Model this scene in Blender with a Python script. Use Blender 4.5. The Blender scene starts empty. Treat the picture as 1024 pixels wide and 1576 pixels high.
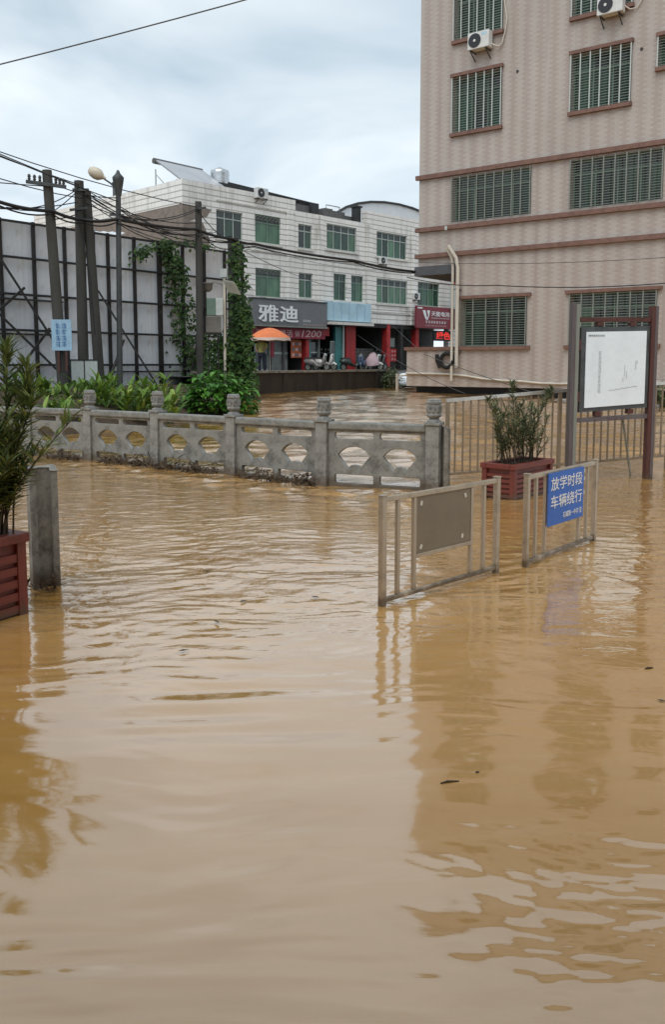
import bpy, bmesh, math, random
import numpy as np
from mathutils import Vector, Matrix
R = math.radians
random.seed(7)
scene = bpy.context.scene
col = scene.collection

# ------------------------------------------------------------------ camera, sky, sun, exposure
cam = bpy.data.cameras.new('camera')
cam.sensor_fit = 'HORIZONTAL'; cam.sensor_width = 36.0
cam.lens = 36.0 * 1300 / 1024
cam.shift_y = -0.0893
cam.clip_start = 0.05; cam.clip_end = 2000
camo = bpy.data.objects.new('camera', cam); col.objects.link(camo)
camo.location = (0, 0, 1.6); camo.rotation_euler = (R(84), 0, 0)
scene.camera = camo

SUN_EL, SUN_AZ = R(58), R(200)          # high, behind the photographer
world = bpy.data.worlds.new('World'); scene.world = world
world.use_nodes = True
wn, wl = world.node_tree.nodes, world.node_tree.links
wn.clear()
def W(t, **k):
    n = wn.new(t)
    for a, b in k.items(): setattr(n, a, b)
    return n
w_out = W('ShaderNodeOutputWorld'); w_bg = W('ShaderNodeBackground')
w_sky = W('ShaderNodeTexSky'); w_sky.sky_type = 'NISHITA'; w_sky.sun_disc = False
w_sky.sun_elevation = SUN_EL; w_sky.sun_rotation = SUN_AZ
w_tc = W('ShaderNodeTexCoord'); w_sep = W('ShaderNodeSeparateXYZ')
wl.new(w_tc.outputs['Generated'], w_sep.inputs[0])
w_abs = W('ShaderNodeMath', operation='ABSOLUTE'); wl.new(w_sep.outputs[2], w_abs.inputs[0])
w_add = W('ShaderNodeMath', operation='ADD'); w_add.inputs[1].default_value = 0.22; wl.new(w_abs.outputs[0], w_add.inputs[0])
w_dx = W('ShaderNodeMath', operation='DIVIDE'); w_dy = W('ShaderNodeMath', operation='DIVIDE')
wl.new(w_sep.outputs[0], w_dx.inputs[0]); wl.new(w_add.outputs[0], w_dx.inputs[1])
wl.new(w_sep.outputs[1], w_dy.inputs[0]); wl.new(w_add.outputs[0], w_dy.inputs[1])
w_cmb = W('ShaderNodeCombineXYZ'); wl.new(w_dx.outputs[0], w_cmb.inputs[0]); wl.new(w_dy.outputs[0], w_cmb.inputs[1])
w_no = W('ShaderNodeTexNoise'); w_no.inputs['Scale'].default_value = 1.35; w_no.inputs['Detail'].default_value = 5
w_no.inputs['Roughness'].default_value = 0.47; w_no.inputs['Distortion'].default_value = 0.4
wl.new(w_cmb.outputs[0], w_no.inputs['Vector'])
w_rp = W('ShaderNodeValToRGB')
w_rp.color_ramp.elements[0].position = 0.34; w_rp.color_ramp.elements[0].color = (4.0, 5.15, 6.1, 1)
w_rp.color_ramp.elements[1].position = 0.64; w_rp.color_ramp.elements[1].color = (8.1, 8.75, 9.15, 1)
wl.new(w_no.outputs[0], w_rp.inputs[0])
w_mix = W('ShaderNodeMixRGB'); w_mix.inputs[0].default_value = 0.93
w_gr = W('ShaderNodeMapRange'); w_gr.inputs['From Min'].default_value = 0.02; w_gr.inputs['From Max'].default_value = 0.45; w_gr.inputs['To Min'].default_value = 1.10; w_gr.inputs['To Max'].default_value = 0.95
wl.new(w_abs.outputs[0], w_gr.inputs['Value'])
w_vm = W('ShaderNodeVectorMath', operation='SCALE'); wl.new(w_rp.outputs[0], w_vm.inputs[0]); wl.new(w_gr.outputs[0], w_vm.inputs['Scale'])
wl.new(w_sky.outputs[0], w_mix.inputs[1]); wl.new(w_vm.outputs[0], w_mix.inputs[2])
wl.new(w_mix.outputs[0], w_bg.inputs[0]); w_bg.inputs[1].default_value = 0.10
wl.new(w_bg.outputs[0], w_out.inputs[0])

sun = bpy.data.lights.new('sun', 'SUN'); sun.energy = 1.5; sun.angle = R(50); sun.color = (1.0, 0.965, 0.91)
suno = bpy.data.objects.new('sun', sun); col.objects.link(suno)
sd = Vector((math.sin(SUN_AZ) * math.cos(SUN_EL), math.cos(SUN_AZ) * math.cos(SUN_EL), math.sin(SUN_EL)))
suno.rotation_euler = (-sd).to_track_quat('-Z', 'Y').to_euler(); suno.location = (0, -5, 30)

vs = scene.view_settings
scene.display_settings.display_device = 'sRGB'
vs.view_transform = 'Standard'; vs.look = 'None'; vs.gamma = 1.0; vs.exposure = 0.28; vs.use_curve_mapping = False
scene.cycles.max_bounces = 6; scene.cycles.diffuse_bounces = 3; scene.cycles.glossy_bounces = 3
scene.cycles.transparent_max_bounces = 6; scene.cycles.caustics_reflective = False; scene.cycles.caustics_refractive = False

# ------------------------------------------------------------------ materials
MT = {}
class NT:
    def __init__(s, name):
        s.m = bpy.data.materials.new(name); s.m.use_nodes = True
        s.n = s.m.node_tree.nodes; s.l = s.m.node_tree.links
        s.b = s.n['Principled BSDF']
        MT[name] = s.m
    def add(s, t, **k):
        n = s.n.new(t)
        for a, b in k.items(): setattr(n, a, b)
        return n
    def link(s, a, b): s.l.new(a, b)
    def math(s, op, a, b=None, c=None):
        n = s.add('ShaderNodeMath', operation=op)
        for i, v in enumerate((a, b, c)):
            if v is None: continue
            if hasattr(v, 'is_linked'): s.link(v, n.inputs[i])
            else: n.inputs[i].default_value = v
        return n.outputs[0]
    def obj(s): return s.add('ShaderNodeTexCoord').outputs['Object']
    def sep(s, v):
        n = s.add('ShaderNodeSeparateXYZ'); s.link(v, n.inputs[0]); return n.outputs
    def comb(s, x, y, z=0.0):
        n = s.add('ShaderNodeCombineXYZ')
        for i, v in enumerate((x, y, z)):
            if hasattr(v, 'is_linked'): s.link(v, n.inputs[i])
            else: n.inputs[i].default_value = v
        return n.outputs[0]
    def noise(s, v, scale, detail=3, rough=0.55, stretch=None, dist=0):
        if stretch:
            mp = s.add('ShaderNodeMapping'); mp.inputs['Scale'].default_value = stretch; s.link(v, mp.inputs[0]); v = mp.outputs[0]
        n = s.add('ShaderNodeTexNoise'); n.inputs['Scale'].default_value = scale; n.inputs['Detail'].default_value = detail
        n.inputs['Roughness'].default_value = rough; n.inputs['Distortion'].default_value = dist
        s.link(v, n.inputs['Vector']); return n.outputs[0]
    def ramp(s, f, stops):
        n = s.add('ShaderNodeValToRGB'); e = n.color_ramp.elements
        while len(e) > len(stops): e.remove(e[-1])
        while len(e) < len(stops): e.new(0.5)
        for k, (p, c) in enumerate(stops):
            e[k].position = p; e[k].color = (*c, 1) if len(c) == 3 else c
        s.link(f, n.inputs[0]); return n.outputs[0]
    def mix(s, f, a, b, mode='MIX'):
        n = s.add('ShaderNodeMixRGB', blend_type=mode)
        for i, v in enumerate((f, a, b)):
            if hasattr(v, 'is_linked'): s.link(v, n.inputs[i])
            elif i == 0: n.inputs[0].default_value = v
            else: n.inputs[i].default_value = (*v, 1)
        return n.outputs[0]
    def bump(s, h, strength, dist=0.01, prev=None):
        n = s.add('ShaderNodeBump'); n.inputs['Strength'].default_value = strength; n.inputs['Distance'].default_value = dist
        s.link(h, n.inputs['Height'])
        if prev is not None: s.link(prev, n.inputs['Normal'])
        return n.outputs[0]
    def set(s, color=None, rough=None, metal=None, normal=None, spec=None, ior=None):
        for key, v in (('Base Color', color), ('Roughness', rough), ('Metallic', metal), ('Normal', normal), ('Specular IOR Level', spec), ('IOR', ior)):
            if v is None: continue
            if hasattr(v, 'is_linked'): s.link(v, s.b.inputs[key])
            elif key == 'Base Color': s.b.inputs[key].default_value = (*v, 1)
            else: s.b.inputs[key].default_value = v
        return s.m

def worn(name, c, rough=0.6, metal=0.0, scale=6.0, amount=0.35, dark=None, bumpd=0.0, stretch=None, spec=None, wet=0.0):
    """plain stuff with dirt and uneven colour of its own"""
    t = NT(name); o = t.obj()
    d = dark if dark else tuple(v * (1 - amount) for v in c)
    l = tuple(min(1, v * (1 + amount * 0.45)) for v in c)
    f = t.noise(o, scale, 5, 0.62, stretch)
    f2 = t.noise(o, scale * 6.3, 3, 0.6)
    ff = t.math('ADD', t.math('MULTIPLY', f, 0.7), t.math('MULTIPLY', f2, 0.3))
    t.set(t.ramp(ff, [(0.34, d), (0.52, c), (0.68, l)]), rough, metal, spec=spec)
    t.set(rough=t.math('ADD', t.math('MULTIPLY', f2, 0.25), max(0.03, rough - 0.12)))
    if bumpd: t.set(normal=t.bump(ff, 0.6, bumpd))
    if wet:
        # soaked and silted foot above the flood line
        g = t.add('ShaderNodeNewGeometry'); wx_, wy_, wz_ = t.sep(g.outputs['Position'])
        edge_ = t.math('ADD', wz_, t.math('MULTIPLY', t.math('SUBTRACT', f, 0.5), 0.22))
        k_ = t.ramp(edge_, [(wet * .35, (1, 1, 1)), (wet, (0, 0, 0))])
        cs = t.b.inputs['Base Color'].links[0].from_socket
        t.set(t.mix(t.math('MULTIPLY', k_, 0.75), cs, (0.075, 0.05, 0.028)))
    return t.m

worn('stone', (0.215, 0.22, 0.208), 0.8, scale=4, amount=0.6, bumpd=0.006, wet=0.17)
worn('stone_cap', (0.23, 0.235, 0.225), 0.8, scale=7, amount=0.6, bumpd=0.008, wet=0.17)
worn('concrete', (0.23, 0.222, 0.2), 0.85, scale=5, amount=0.7, bumpd=0.012, wet=0.17)
worn('pole_concrete', (0.055, 0.055, 0.05), 0.85, scale=3, amount=0.4, stretch=(1, 1, 0.25), bumpd=0.004)
worn('pole_metal', (0.06, 0.065, 0.065), 0.5, 0.3, scale=4, amount=0.4)
worn('lamp_globe', (0.58, 0.52, 0.42), 0.4, scale=6, amount=0.2)
worn('black_steel', (0.012, 0.013, 0.014), 0.55, scale=8, amount=0.5, dark=(0.03, 0.018, 0.012))
worn('stainless', (0.43, 0.355, 0.265), 0.36, 0.6, scale=7, amount=0.3, wet=0.09)
worn('fence_steel', (0.29, 0.225, 0.155), 0.5, 0.4, scale=7, amount=0.4)
worn('fence_rail', (0.6, 0.58, 0.54), 0.35, 0.7, scale=7, amount=0.25)
worn('sign_post', (0.13, 0.115, 0.12), 0.5, 0.3, scale=6, amount=0.4, dark=(0.075, 0.04, 0.033), wet=0.09)
worn('rusty', (0.085, 0.03, 0.025), 0.7, scale=14, amount=0.5, wet=0.09)
worn('dark_frame', (0.075, 0.082, 0.085), 0.45, 0.3, scale=9, amount=0.4)
worn('board_white', (0.76, 0.85, 0.92), 0.4, scale=2.5, amount=0.09)
worn('board_taupe', (0.205, 0.172, 0.125), 0.5, scale=3, amount=0.14)
worn('tape', (0.62, 0.6, 0.55), 0.5, amount=0.1)
worn('sign_blue', (0.012, 0.12, 0.52), 0.42, scale=4, amount=0.14)
worn('letter_white', (0.8, 0.83, 0.85), 0.5, scale=30, amount=0.1)
worn('ink', (0.56, 0.60, 0.63), 0.6, amount=0.2)
worn('ink_dark', (0.2, 0.22, 0.24), 0.6, amount=0.2)
worn('planter_red', (0.155, 0.03, 0.02), 0.5, scale=5, amount=0.42, wet=0.09)
worn('soil', (0.055, 0.036, 0.02), 0.95, scale=9, amount=0.5, bumpd=0.03)
worn('mud_ground', (0.13, 0.085, 0.045), 0.95, scale=2, amount=0.4)
worn('asphalt', (0.10, 0.10, 0.098), 0.9, scale=2, amount=0.3)
worn('bark', (0.06, 0.045, 0.028), 0.9, scale=20, amount=0.5)
worn('stem_green', (0.05, 0.075, 0.02), 0.7, scale=14, amount=0.4)
worn('cable', (0.012, 0.012, 0.013), 0.6, amount=0.2)
worn('grey_cable', (0.07, 0.072, 0.075), 0.6, amount=0.2)
worn('ledge_brown', (0.19, 0.105, 0.082), 0.7, scale=5, amount=0.35)
worn('slab_grey', (0.09, 0.095, 0.105), 0.8, scale=3, amount=0.3)
worn('pipe_white', (0.60, 0.57, 0.50), 0.5, scale=3, amount=0.22, stretch=(1, 1, 0.3))
worn('ac_white', (0.66, 0.67, 0.66), 0.45, scale=4, amount=0.15)
worn('ac_fan', (0.02, 0.022, 0.028), 0.5, amount=0.3)
worn('bracket', (0.05, 0.045, 0.042), 0.6, amount=0.4)
worn('bar_silver', (0.52, 0.55, 0.52), 0.4, 0.3, amount=0.2)
worn('bar_dull', (0.235, 0.25, 0.22), 0.5, 0.25, amount=0.3)
worn('alu_green', (0.17, 0.27, 0.21), 0.45, 0.1, amount=0.2)
worn('alu_pale', (0.40, 0.46, 0.43), 0.45, 0.2, amount=0.2)
worn('white_plaster', (0.68, 0.67, 0.63), 0.8, scale=1.5, amount=0.25)
worn('brown_brick', (0.24, 0.2, 0.172), 0.9, scale=3, amount=0.35, bumpd=0.01)
worn('roof_dark', (0.025, 0.026, 0.029), 0.6, scale=3, amount=0.3)
worn('collector', (0.40, 0.42, 0.45), 0.35, scale=1, amount=0.15)
worn('tank_grey', (0.12, 0.122, 0.125), 0.8, scale=3, amount=0.4)
worn('tank_steel', (0.55, 0.57, 0.58), 0.25, 0.8, scale=3, amount=0.15)
worn('roof_white', (0.62, 0.65, 0.68), 0.5, scale=1, amount=0.12)
worn('retaining', (0.035, 0.028, 0.022), 0.9, scale=1.6, amount=0.55, bumpd=0.02, stretch=(1, 1, 0.45))
worn('sign_grey', (0.155, 0.16, 0.17), 0.5, scale=2, amount=0.12)
worn('sign_sky', (0.40, 0.60, 0.72), 0.5, scale=1.2, amount=0.25)
worn('sign_red', (0.20, 0.022, 0.034), 0.5, scale=2, amount=0.18)
worn('banner_red', (0.28, 0.022, 0.04), 0.6, scale=2, amount=0.2)
worn('poster_red', (0.42, 0.025, 0.025), 0.6, scale=3, amount=0.35)
worn('poster_orange', (0.5, 0.12, 0.035), 0.6, scale=9, amount=0.4)
worn('letter_pink', (0.66, 0.42, 0.42), 0.5, amount=0.15)
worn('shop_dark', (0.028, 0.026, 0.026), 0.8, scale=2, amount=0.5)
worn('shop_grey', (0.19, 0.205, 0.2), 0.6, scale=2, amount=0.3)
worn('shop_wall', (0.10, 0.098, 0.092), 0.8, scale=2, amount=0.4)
worn('teal', (0.04, 0.22, 0.22), 0.45, scale=3, amount=0.25)
worn('goods', (0.1, 0.09, 0.08), 0.6, scale=11, amount=0.8)
worn('umbrella_cloth', (0.72, 0.20, 0.07), 0.7, scale=3, amount=0.2)
worn('umbrella_edge', (0.75, 0.6, 0.52), 0.7, amount=0.12)
worn('vest', (0.36, 0.34, 0.10), 0.8, scale=9, amount=0.3)
worn('trousers', (0.018, 0.02, 0.035), 0.85, amount=0.3)
worn('skin', (0.36, 0.2, 0.13), 0.6, amount=0.12)
worn('hair', (0.012, 0.01, 0.009), 0.6, amount=0.2)
worn('scooter_white', (0.62, 0.62, 0.6), 0.35, amount=0.15)
worn('scooter_grey', (0.25, 0.235, 0.225), 0.35, amount=0.2)
worn('scooter_dark', (0.03, 0.045, 0.04), 0.35, amount=0.3)
worn('scooter_black', (0.02, 0.02, 0.022), 0.35, amount=0.3)
worn('scooter_blue', (0.08, 0.12, 0.2), 0.35, amount=0.3)
worn('cover_pink', (0.52, 0.38, 0.42), 0.7, amount=0.2)
worn('tyre', (0.012, 0.012, 0.012), 0.85, amount=0.3)
worn('seat_black', (0.016, 0.015, 0.015), 0.7, amount=0.3)
worn('box_green', (0.13, 0.21, 0.17), 0.6, amount=0.2)
worn('box_white', (0.48, 0.53, 0.52), 0.5, amount=0.2)
worn('box_grey', (0.15, 0.14, 0.125), 0.6, scale=3, amount=0.3)
worn('notice_blue', (0.30, 0.48, 0.64), 0.5, scale=6, amount=0.2)
worn('notice_ink', (0.04, 0.14, 0.34), 0.5, amount=0.3)
worn('white_cloth', (0.7, 0.7, 0.66), 0.8, amount=0.2)
worn('dry_leaf', (0.07, 0.042, 0.02), 0.8, amount=0.4)

t = NT('led_red'); t.set((0.4, 0.01, 0.01), 0.5); t.b.inputs['Emission Color'].default_value = (1, 0.045, 0.03, 1); t.b.inputs['Emission Strength'].default_value = 0.55

def leafmat(name, a, b, c, rough=0.5, trans=0.25):
    t = NT(name)
    g = t.add('ShaderNodeNewGeometry')
    t.set(t.ramp(g.outputs['Random Per Island'], [(0.0, a), (0.55, b), (1.0, c)]), rough, spec=0.35)
    tr = t.add('ShaderNodeBsdfTranslucent'); t.link(t.b.inputs['Base Color'].links[0].from_socket, tr.inputs[0])
    mx = t.add('ShaderNodeMixShader'); mx.inputs[0].default_value = trans
    t.link(t.b.outputs[0], mx.inputs[1]); t.link(tr.outputs[0], mx.inputs[2])
    t.link(mx.outputs[0], t.n['Material Output'].inputs[0])
leafmat('leaf_oleander', (0.045, 0.075, 0.022), (0.105, 0.15, 0.042), (0.25, 0.28, 0.085))
leafmat('leaf_oleander_dull', (0.05, 0.07, 0.034), (0.10, 0.13, 0.064), (0.19, 0.22, 0.11))
leafmat('leaf_canna', (0.055, 0.125, 0.018), (0.13, 0.24, 0.035), (0.29, 0.38, 0.075), 0.45)
leafmat('leaf_bush', (0.035, 0.11, 0.015), (0.07, 0.21, 0.03), (0.13, 0.31, 0.05), 0.4)
leafmat('leaf_vine', (0.02, 0.05, 0.014), (0.04, 0.095, 0.024), (0.10, 0.16, 0.04))
leafmat('leaf_weed', (0.04, 0.07, 0.03), (0.08, 0.12, 0.05), (0.14, 0.18, 0.08))

# pinkish strip-tile facade: columns of paler and browner tiles with combed edges, tiles too fine to build
t = NT('facade_tile'); x, y, z = t.sep(t.obj())
u = t.math('ADD', x, y)
row = t.math('FLOOR', t.math('DIVIDE', z, 0.082))
odd = t.math('MODULO', t.math('ABSOLUTE', row), 2.0)
us = t.math('ADD', u, t.math('MULTIPLY', odd, 0.09))
wave = t.math('SINE', t.math('MULTIPLY', us, 2 * math.pi / 0.50))
colm = t.ramp(t.math('ADD', t.math('MULTIPLY', wave, 0.5), 0.5), [(0.30, (0, 0, 0)), (0.62, (1, 1, 1))])
base = t.mix(colm, (0.415, 0.352, 0.318), (0.475, 0.43, 0.395))
cell = t.comb(t.math('FLOOR', t.math('DIVIDE', us, 0.23)), row)
wn_ = t.add('ShaderNodeTexWhiteNoise'); t.link(cell, wn_.inputs[0])
base = t.mix(t.math('MULTIPLY', wn_.outputs[0], 0.16), base, (0.29, 0.23, 0.20))
fr = t.math('FRACT', t.math('DIVIDE', z, 0.082))
joint = t.math('LESS_THAN', fr, 0.16)
base = t.mix(t.math('MULTIPLY', joint, 0.22), base, (0.27, 0.23, 0.21))
stain = t.noise(t.obj(), 0.55, 5, 0.6, (1, 1, 0.35))
base = t.mix(t.ramp(stain, [(0.45, (0, 0, 0)), (0.75, (0.35, 0.35, 0.35))]), base, (0.29, 0.245, 0.21))
run = t.noise(t.obj(), 1.6, 4, 0.6, (2.4, 2.4, 0.10))
base = t.mix(t.ramp(run, [(0.54, (0, 0, 0)), (0.74, (0.5, 0.5, 0.5))]), base, (0.27, 0.225, 0.195))
t.set(base, 0.42, normal=t.bump(joint, 0.35, -0.006))

# white glazed tile with dark joints on the far block
t = NT('white_tile'); x, y, z = t.sep(t.obj())
u = t.math('ADD', x, y)
br = t.add('ShaderNodeTexBrick'); t.link(t.comb(u, z), br.inputs['Vector'])
br.inputs['Scale'].default_value = 1.0; br.inputs['Brick Width'].default_value = 0.62; br.inputs['Row Height'].default_value = 0.30
br.inputs['Mortar Size'].default_value = 0.016; br.inputs['Mortar Smooth'].default_value = 0.1; br.offset = 0.0
br.inputs['Color1'].default_value = (0.88, 0.875, 0.845, 1); br.inputs['Color2'].default_value = (0.81, 0.805, 0.775, 1); br.inputs['Mortar'].default_value = (0.66, 0.65, 0.62, 1)
cr = t.math('LESS_THAN', t.math('FRACT', t.math('DIVIDE', z, 0.30)), 0.17)
b2 = t.mix(t.math('MULTIPLY', cr, 0.85), br.outputs['Color'], (0.33, 0.315, 0.29))
st = t.noise(t.obj(), 0.9, 5, 0.65, (1.6, 1.6, 0.28))
b2 = t.mix(t.ramp(st, [(0.52, (0, 0, 0)), (0.78, (0.7, 0.7, 0.7))]), b2, (0.28, 0.26, 0.23))
t.set(b2, 0.4)

def glass(name, c, c2, rough=0.08, scale=0.7):
    t = NT(name); f = t.noise(t.obj(), scale, 3, 0.6, (1.4, 1, 0.5))
    oi = t.add('ShaderNodeObjectInfo'); k = t.math('ADD', t.math('MULTIPLY', oi.outputs['Random'], 1.1), 0.45)
    cc = t.add('ShaderNodeVectorMath', operation='SCALE'); t.link(t.ramp(f, [(0.38, c), (0.66, c2)]), cc.inputs[0]); t.link(k, cc.inputs['Scale'])
    t.set(cc.outputs[0], rough, spec=0.5)
glass('pane_green', (0.006, 0.022, 0.015), (0.03, 0.085, 0.055), 0.08)
glass('pane_dark', (0.008, 0.013, 0.012), (0.03, 0.045, 0.04), 0.1)
glass('pane_mixed', (0.006, 0.012, 0.012), (0.03, 0.07, 0.05), 0.06, 1.1)
glass('pane_shop', (0.02, 0.03, 0.035), (0.06, 0.08, 0.085), 0.08)
glass('pane_curtain', (0.03, 0.09, 0.055), (0.08, 0.17, 0.105), 0.2, 1.2)

# hoarding sheet: pale grey painted sheet with rain streaks
t = NT('sheet'); o = t.obj()
s1 = t.noise(o, 2.2, 4, 0.6, (3.2, 1, 0.13)); s2 = t.noise(o, 0.7, 4, 0.6)
c = t.mix(t.ramp(s2, [(0.35, (0, 0, 0)), (0.7, (1, 1, 1))]), (0.60, 0.66, 0.74), (0.72, 0.76, 0.81))
c = t.mix(t.ramp(s1, [(0.50, (0, 0, 0)), (0.78, (0.7, 0.7, 0.7))]), c, (0.36, 0.35, 0.31))
oi = t.add('ShaderNodeObjectInfo'); c = t.mix(t.math('MULTIPLY', oi.outputs['Random'], 0.35), c, (0.40, 0.42, 0.45))
zz = t.sep(o)[2]; grime = t.noise(o, 6.0, 4, 0.65, (1, 1, 0.5))
c = t.mix(t.ramp(grime, [(0.56, (0, 0, 0)), (0.74, (0.55, 0.55, 0.55))]), c, (0.30, 0.27, 0.22))
t.set(c, 0.5)

# silt-laden water
t = NT('muddy_water'); g = t.add('ShaderNodeNewGeometry'); P = g.outputs['Position']
x, y, z = t.sep(P)
silt = t.noise(P, 0.55, 4, 0.6, (0.6, 1.5, 1), 0.6)
c = t.ramp(silt, [(0.36, (0.435, 0.226, 0.058)), (0.64, (0.50, 0.278, 0.086))])
streak = t.noise(P, 2.6, 5, 0.62, (0.35, 1.9, 1), 1.2)
c = t.mix(t.ramp(streak, [(0.52, (0, 0, 0)), (0.72, (0.45, 0.45, 0.45))]), c, (0.53, 0.335, 0.155))
near = t.ramp(t.math('DIVIDE', y, 20.0), [(0.10, (0.04, 0.04, 0.04)), (0.19, (0.08, 0.08, 0.08)), (0.30, (0.7, 0.7, 0.7)), (0.5, (1, 1, 1))])
r1 = t.noise(P, 3.2, 4, 0.62, (0.75, 1.7, 1), 0.5)
r2 = t.noise(P, 11.0, 3, 0.6, (0.7, 1.6, 1), 0.3)
hh = t.math('MULTIPLY', t.math('ADD', t.math('MULTIPLY', r1, 1.0), t.math('MULTIPLY', r2, 0.10)), near)
nb_w = t.bump(hh, 0.9, 0.016)
t.set(c, 0.10, ior=1.45, normal=nb_w)
t.b.inputs['Coat Weight'].default_value = 1.0; t.b.inputs['Coat IOR'].default_value = 2.15; t.b.inputs['Coat Roughness'].default_value = 0.055
t.link(nb_w, t.b.inputs['Coat Normal'])

# ------------------------------------------------------------------ mesh helpers
class MB:
    def __init__(s): s.v = []; s.f = []; s.sm = []
    def add(s, vs_, fs_, smooth=False):
        k = len(s.v); s.v += [tuple(v) for v in vs_]; s.f += [tuple(k + i for i in f) for f in fs_]; s.sm += [smooth] * len(fs_); return s
    def box(s, x0, x1, y0, y1, z0, z1):
        return s.add([(x0, y0, z0), (x1, y0, z0), (x1, y1, z0), (x0, y1, z0), (x0, y0, z1), (x1, y0, z1), (x1, y1, z1), (x0, y1, z1)],
                     [(0, 3, 2, 1), (4, 5, 6, 7), (0, 1, 5, 4), (1, 2, 6, 5), (2, 3, 7, 6), (3, 0, 4, 7)])
    def beam(s, p, q, w, h=None, up=(0, 0, 1)):
        p, q = Vector(p), Vector(q); h = h or w; d = (q - p).normalized(); up = Vector(up)
        if abs(d.dot(up)) > 0.98: up = Vector((0, 1, 0))
        a = d.cross(up).normalized() * w / 2; b = a.cross(d).normalized() * h / 2
        vv = [c + i * a + j * b for c in (p, q) for i, j in ((-1, -1), (1, -1), (1, 1), (-1, 1))]
        return s.add(vv, [(0, 1, 2, 3), (7, 6, 5, 4), (0, 4, 5, 1), (1, 5, 6, 2), (2, 6, 7, 3), (3, 7, 4, 0)])
    def tube(s, pts, r, seg=8, caps=True):
        pts = [Vector(p) for p in pts]; n = len(pts); rr = r if isinstance(r, (list, tuple)) else [r] * n
        vv = []; prev = None
        for i, p in enumerate(pts):
            d = (pts[min(i + 1, n - 1)] - pts[max(i - 1, 0)]).normalized()
            if prev is None:
                a = d.orthogonal().normalized()
            else:
                a = (prev - d * prev.dot(d)); a = a.normalized() if a.length > 1e-6 else d.orthogonal().normalized()
            prev = a; b = d.cross(a)
            vv += [p + rr[i] * (math.cos(2 * math.pi * k / seg) * a + math.sin(2 * math.pi * k / seg) * b) for k in range(seg)]
        ff = [(i * seg + k, i * seg + (k + 1) % seg, (i + 1) * seg + (k + 1) % seg, (i + 1) * seg + k) for i in range(n - 1) for k in range(seg)]
        s.add(vv, ff, True)
        if caps: s.add(vv[:seg], [tuple(range(seg - 1, -1, -1))]); s.add(vv[-seg:], [tuple(range(seg))])
        return s
    def lathe(s, prof, c=(0, 0, 0), seg=16, smooth=True):
        vv = [(c[0] + r * math.cos(2 * math.pi * k / seg), c[1] + r * math.sin(2 * math.pi * k / seg), c[2] + z) for r, z in prof for k in range(seg)]
        ff = [(i * seg + k, i * seg + (k + 1) % seg, (i + 1) * seg + (k + 1) % seg, (i + 1) * seg + k) for i in range(len(prof) - 1) for k in range(seg)]
        s.add(vv, ff, smooth)
        if prof[-1][0] > 1e-4: s.add(vv[-seg:], [tuple(range(seg))])
        if prof[0][0] > 1e-4: s.add(vv[:seg], [tuple(range(seg - 1, -1, -1))])
        return s
    def leaf(s, p, d, n, L, w, droop=0.0, fold=0.25):
        """a small folded leaf: 4 triangles-worth of surface"""
        p = Vector(p); d = Vector(d).normalized(); n = Vector(n); a = d.cross(n)
        a = a.normalized() if a.length > 1e-5 else d.orthogonal().normalized(); n = a.cross(d).normalized()
        m = p + d * L * 0.45 - n * droop * L * 0.15; t_ = p + d * L - n * droop * L * 0.6
        return s.add([p, m + a * w / 2 + n * w * fold, t_, m - a * w / 2 + n * w * fold, m], [(0, 1, 4), (1, 2, 4), (2, 3, 4), (3, 0, 4)])
    def blade(s, p, d, n, L, w, droop=0.3, k=4):
        """a long leaf in k segments bending down"""
        p = Vector(p); d = Vector(d).normalized(); n = Vector(n); a = d.cross(n)
        a = a.normalized() if a.length > 1e-5 else d.orthogonal().normalized()
        vv = []; c = p.copy()
        for i in range(k + 1):
            tt = i / k; ww = w * (math.sin(math.pi * (0.12 + 0.88 * tt) ** 0.8) if tt < 1 else 0.02) / 2
            nn = a.cross(d)
            vv += [c - a * ww + nn * ww * 0.35, c, c + a * ww + nn * ww * 0.35]
            c = c + d * L / k; d = (d - Vector((0, 0, 1)) * droop / k).normalized()
        ff = []
        for i in range(k):
            b = 3 * i; ff += [(b, b + 1, b + 4, b + 3), (b + 1, b + 2, b + 5, b + 4)]
        return s.add(vv, ff, True)
    def mesh(s, name):
        m = bpy.data.meshes.new(name); m.from_pydata(s.v, [], s.f)
        m.polygons.foreach_set('use_smooth', s.sm); m.update(); return m
    def build(s, name, mat, parent=None, bevel=0.0):
        o = bpy.data.objects.new(name, s.mesh(name)); col.objects.link(o)
        o.data.materials.append(MT[mat] if isinstance(mat, str) else mat); o.parent = parent
        if bevel:
            b = o.modifiers.new('bevel', 'BEVEL'); b.width = bevel; b.segments = 2; b.limit_method = 'ANGLE'
        return o

def tag(o, label=None, cat=None, group=None, kind=None):
    for k, v in (('label', label), ('category', cat), ('group', group), ('kind', kind)):
        if v: o[k] = v
    return o
def empty(name, loc, rz=0.0, label=None, cat=None, group=None):
    o = bpy.data.objects.new(name, None); col.objects.link(o); o.location = loc; o.rotation_euler = (0, 0, rz); o.empty_display_size = 0.2
    return tag(o, label, cat, group)
def inst(src, name, parent, loc, rot=(0, 0, 0), scale=(1, 1, 1), mat=None):
    o = bpy.data.objects.new(name, src.data if hasattr(src, 'data') else src); col.objects.link(o)
    o.parent = parent; o.location = loc; o.rotation_euler = rot; o.scale = scale
    return o
def copy_tree(o, parent=None):
    c = o.copy(); col.objects.link(c); c.parent = parent
    for ch in [k for k in col.objects if k.parent == o]: copy_tree(ch, c)
    return c
def box(name, mat, parent, *b, bevel=0.0): return MB().box(*b).build(name, mat, parent, bevel)

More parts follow.
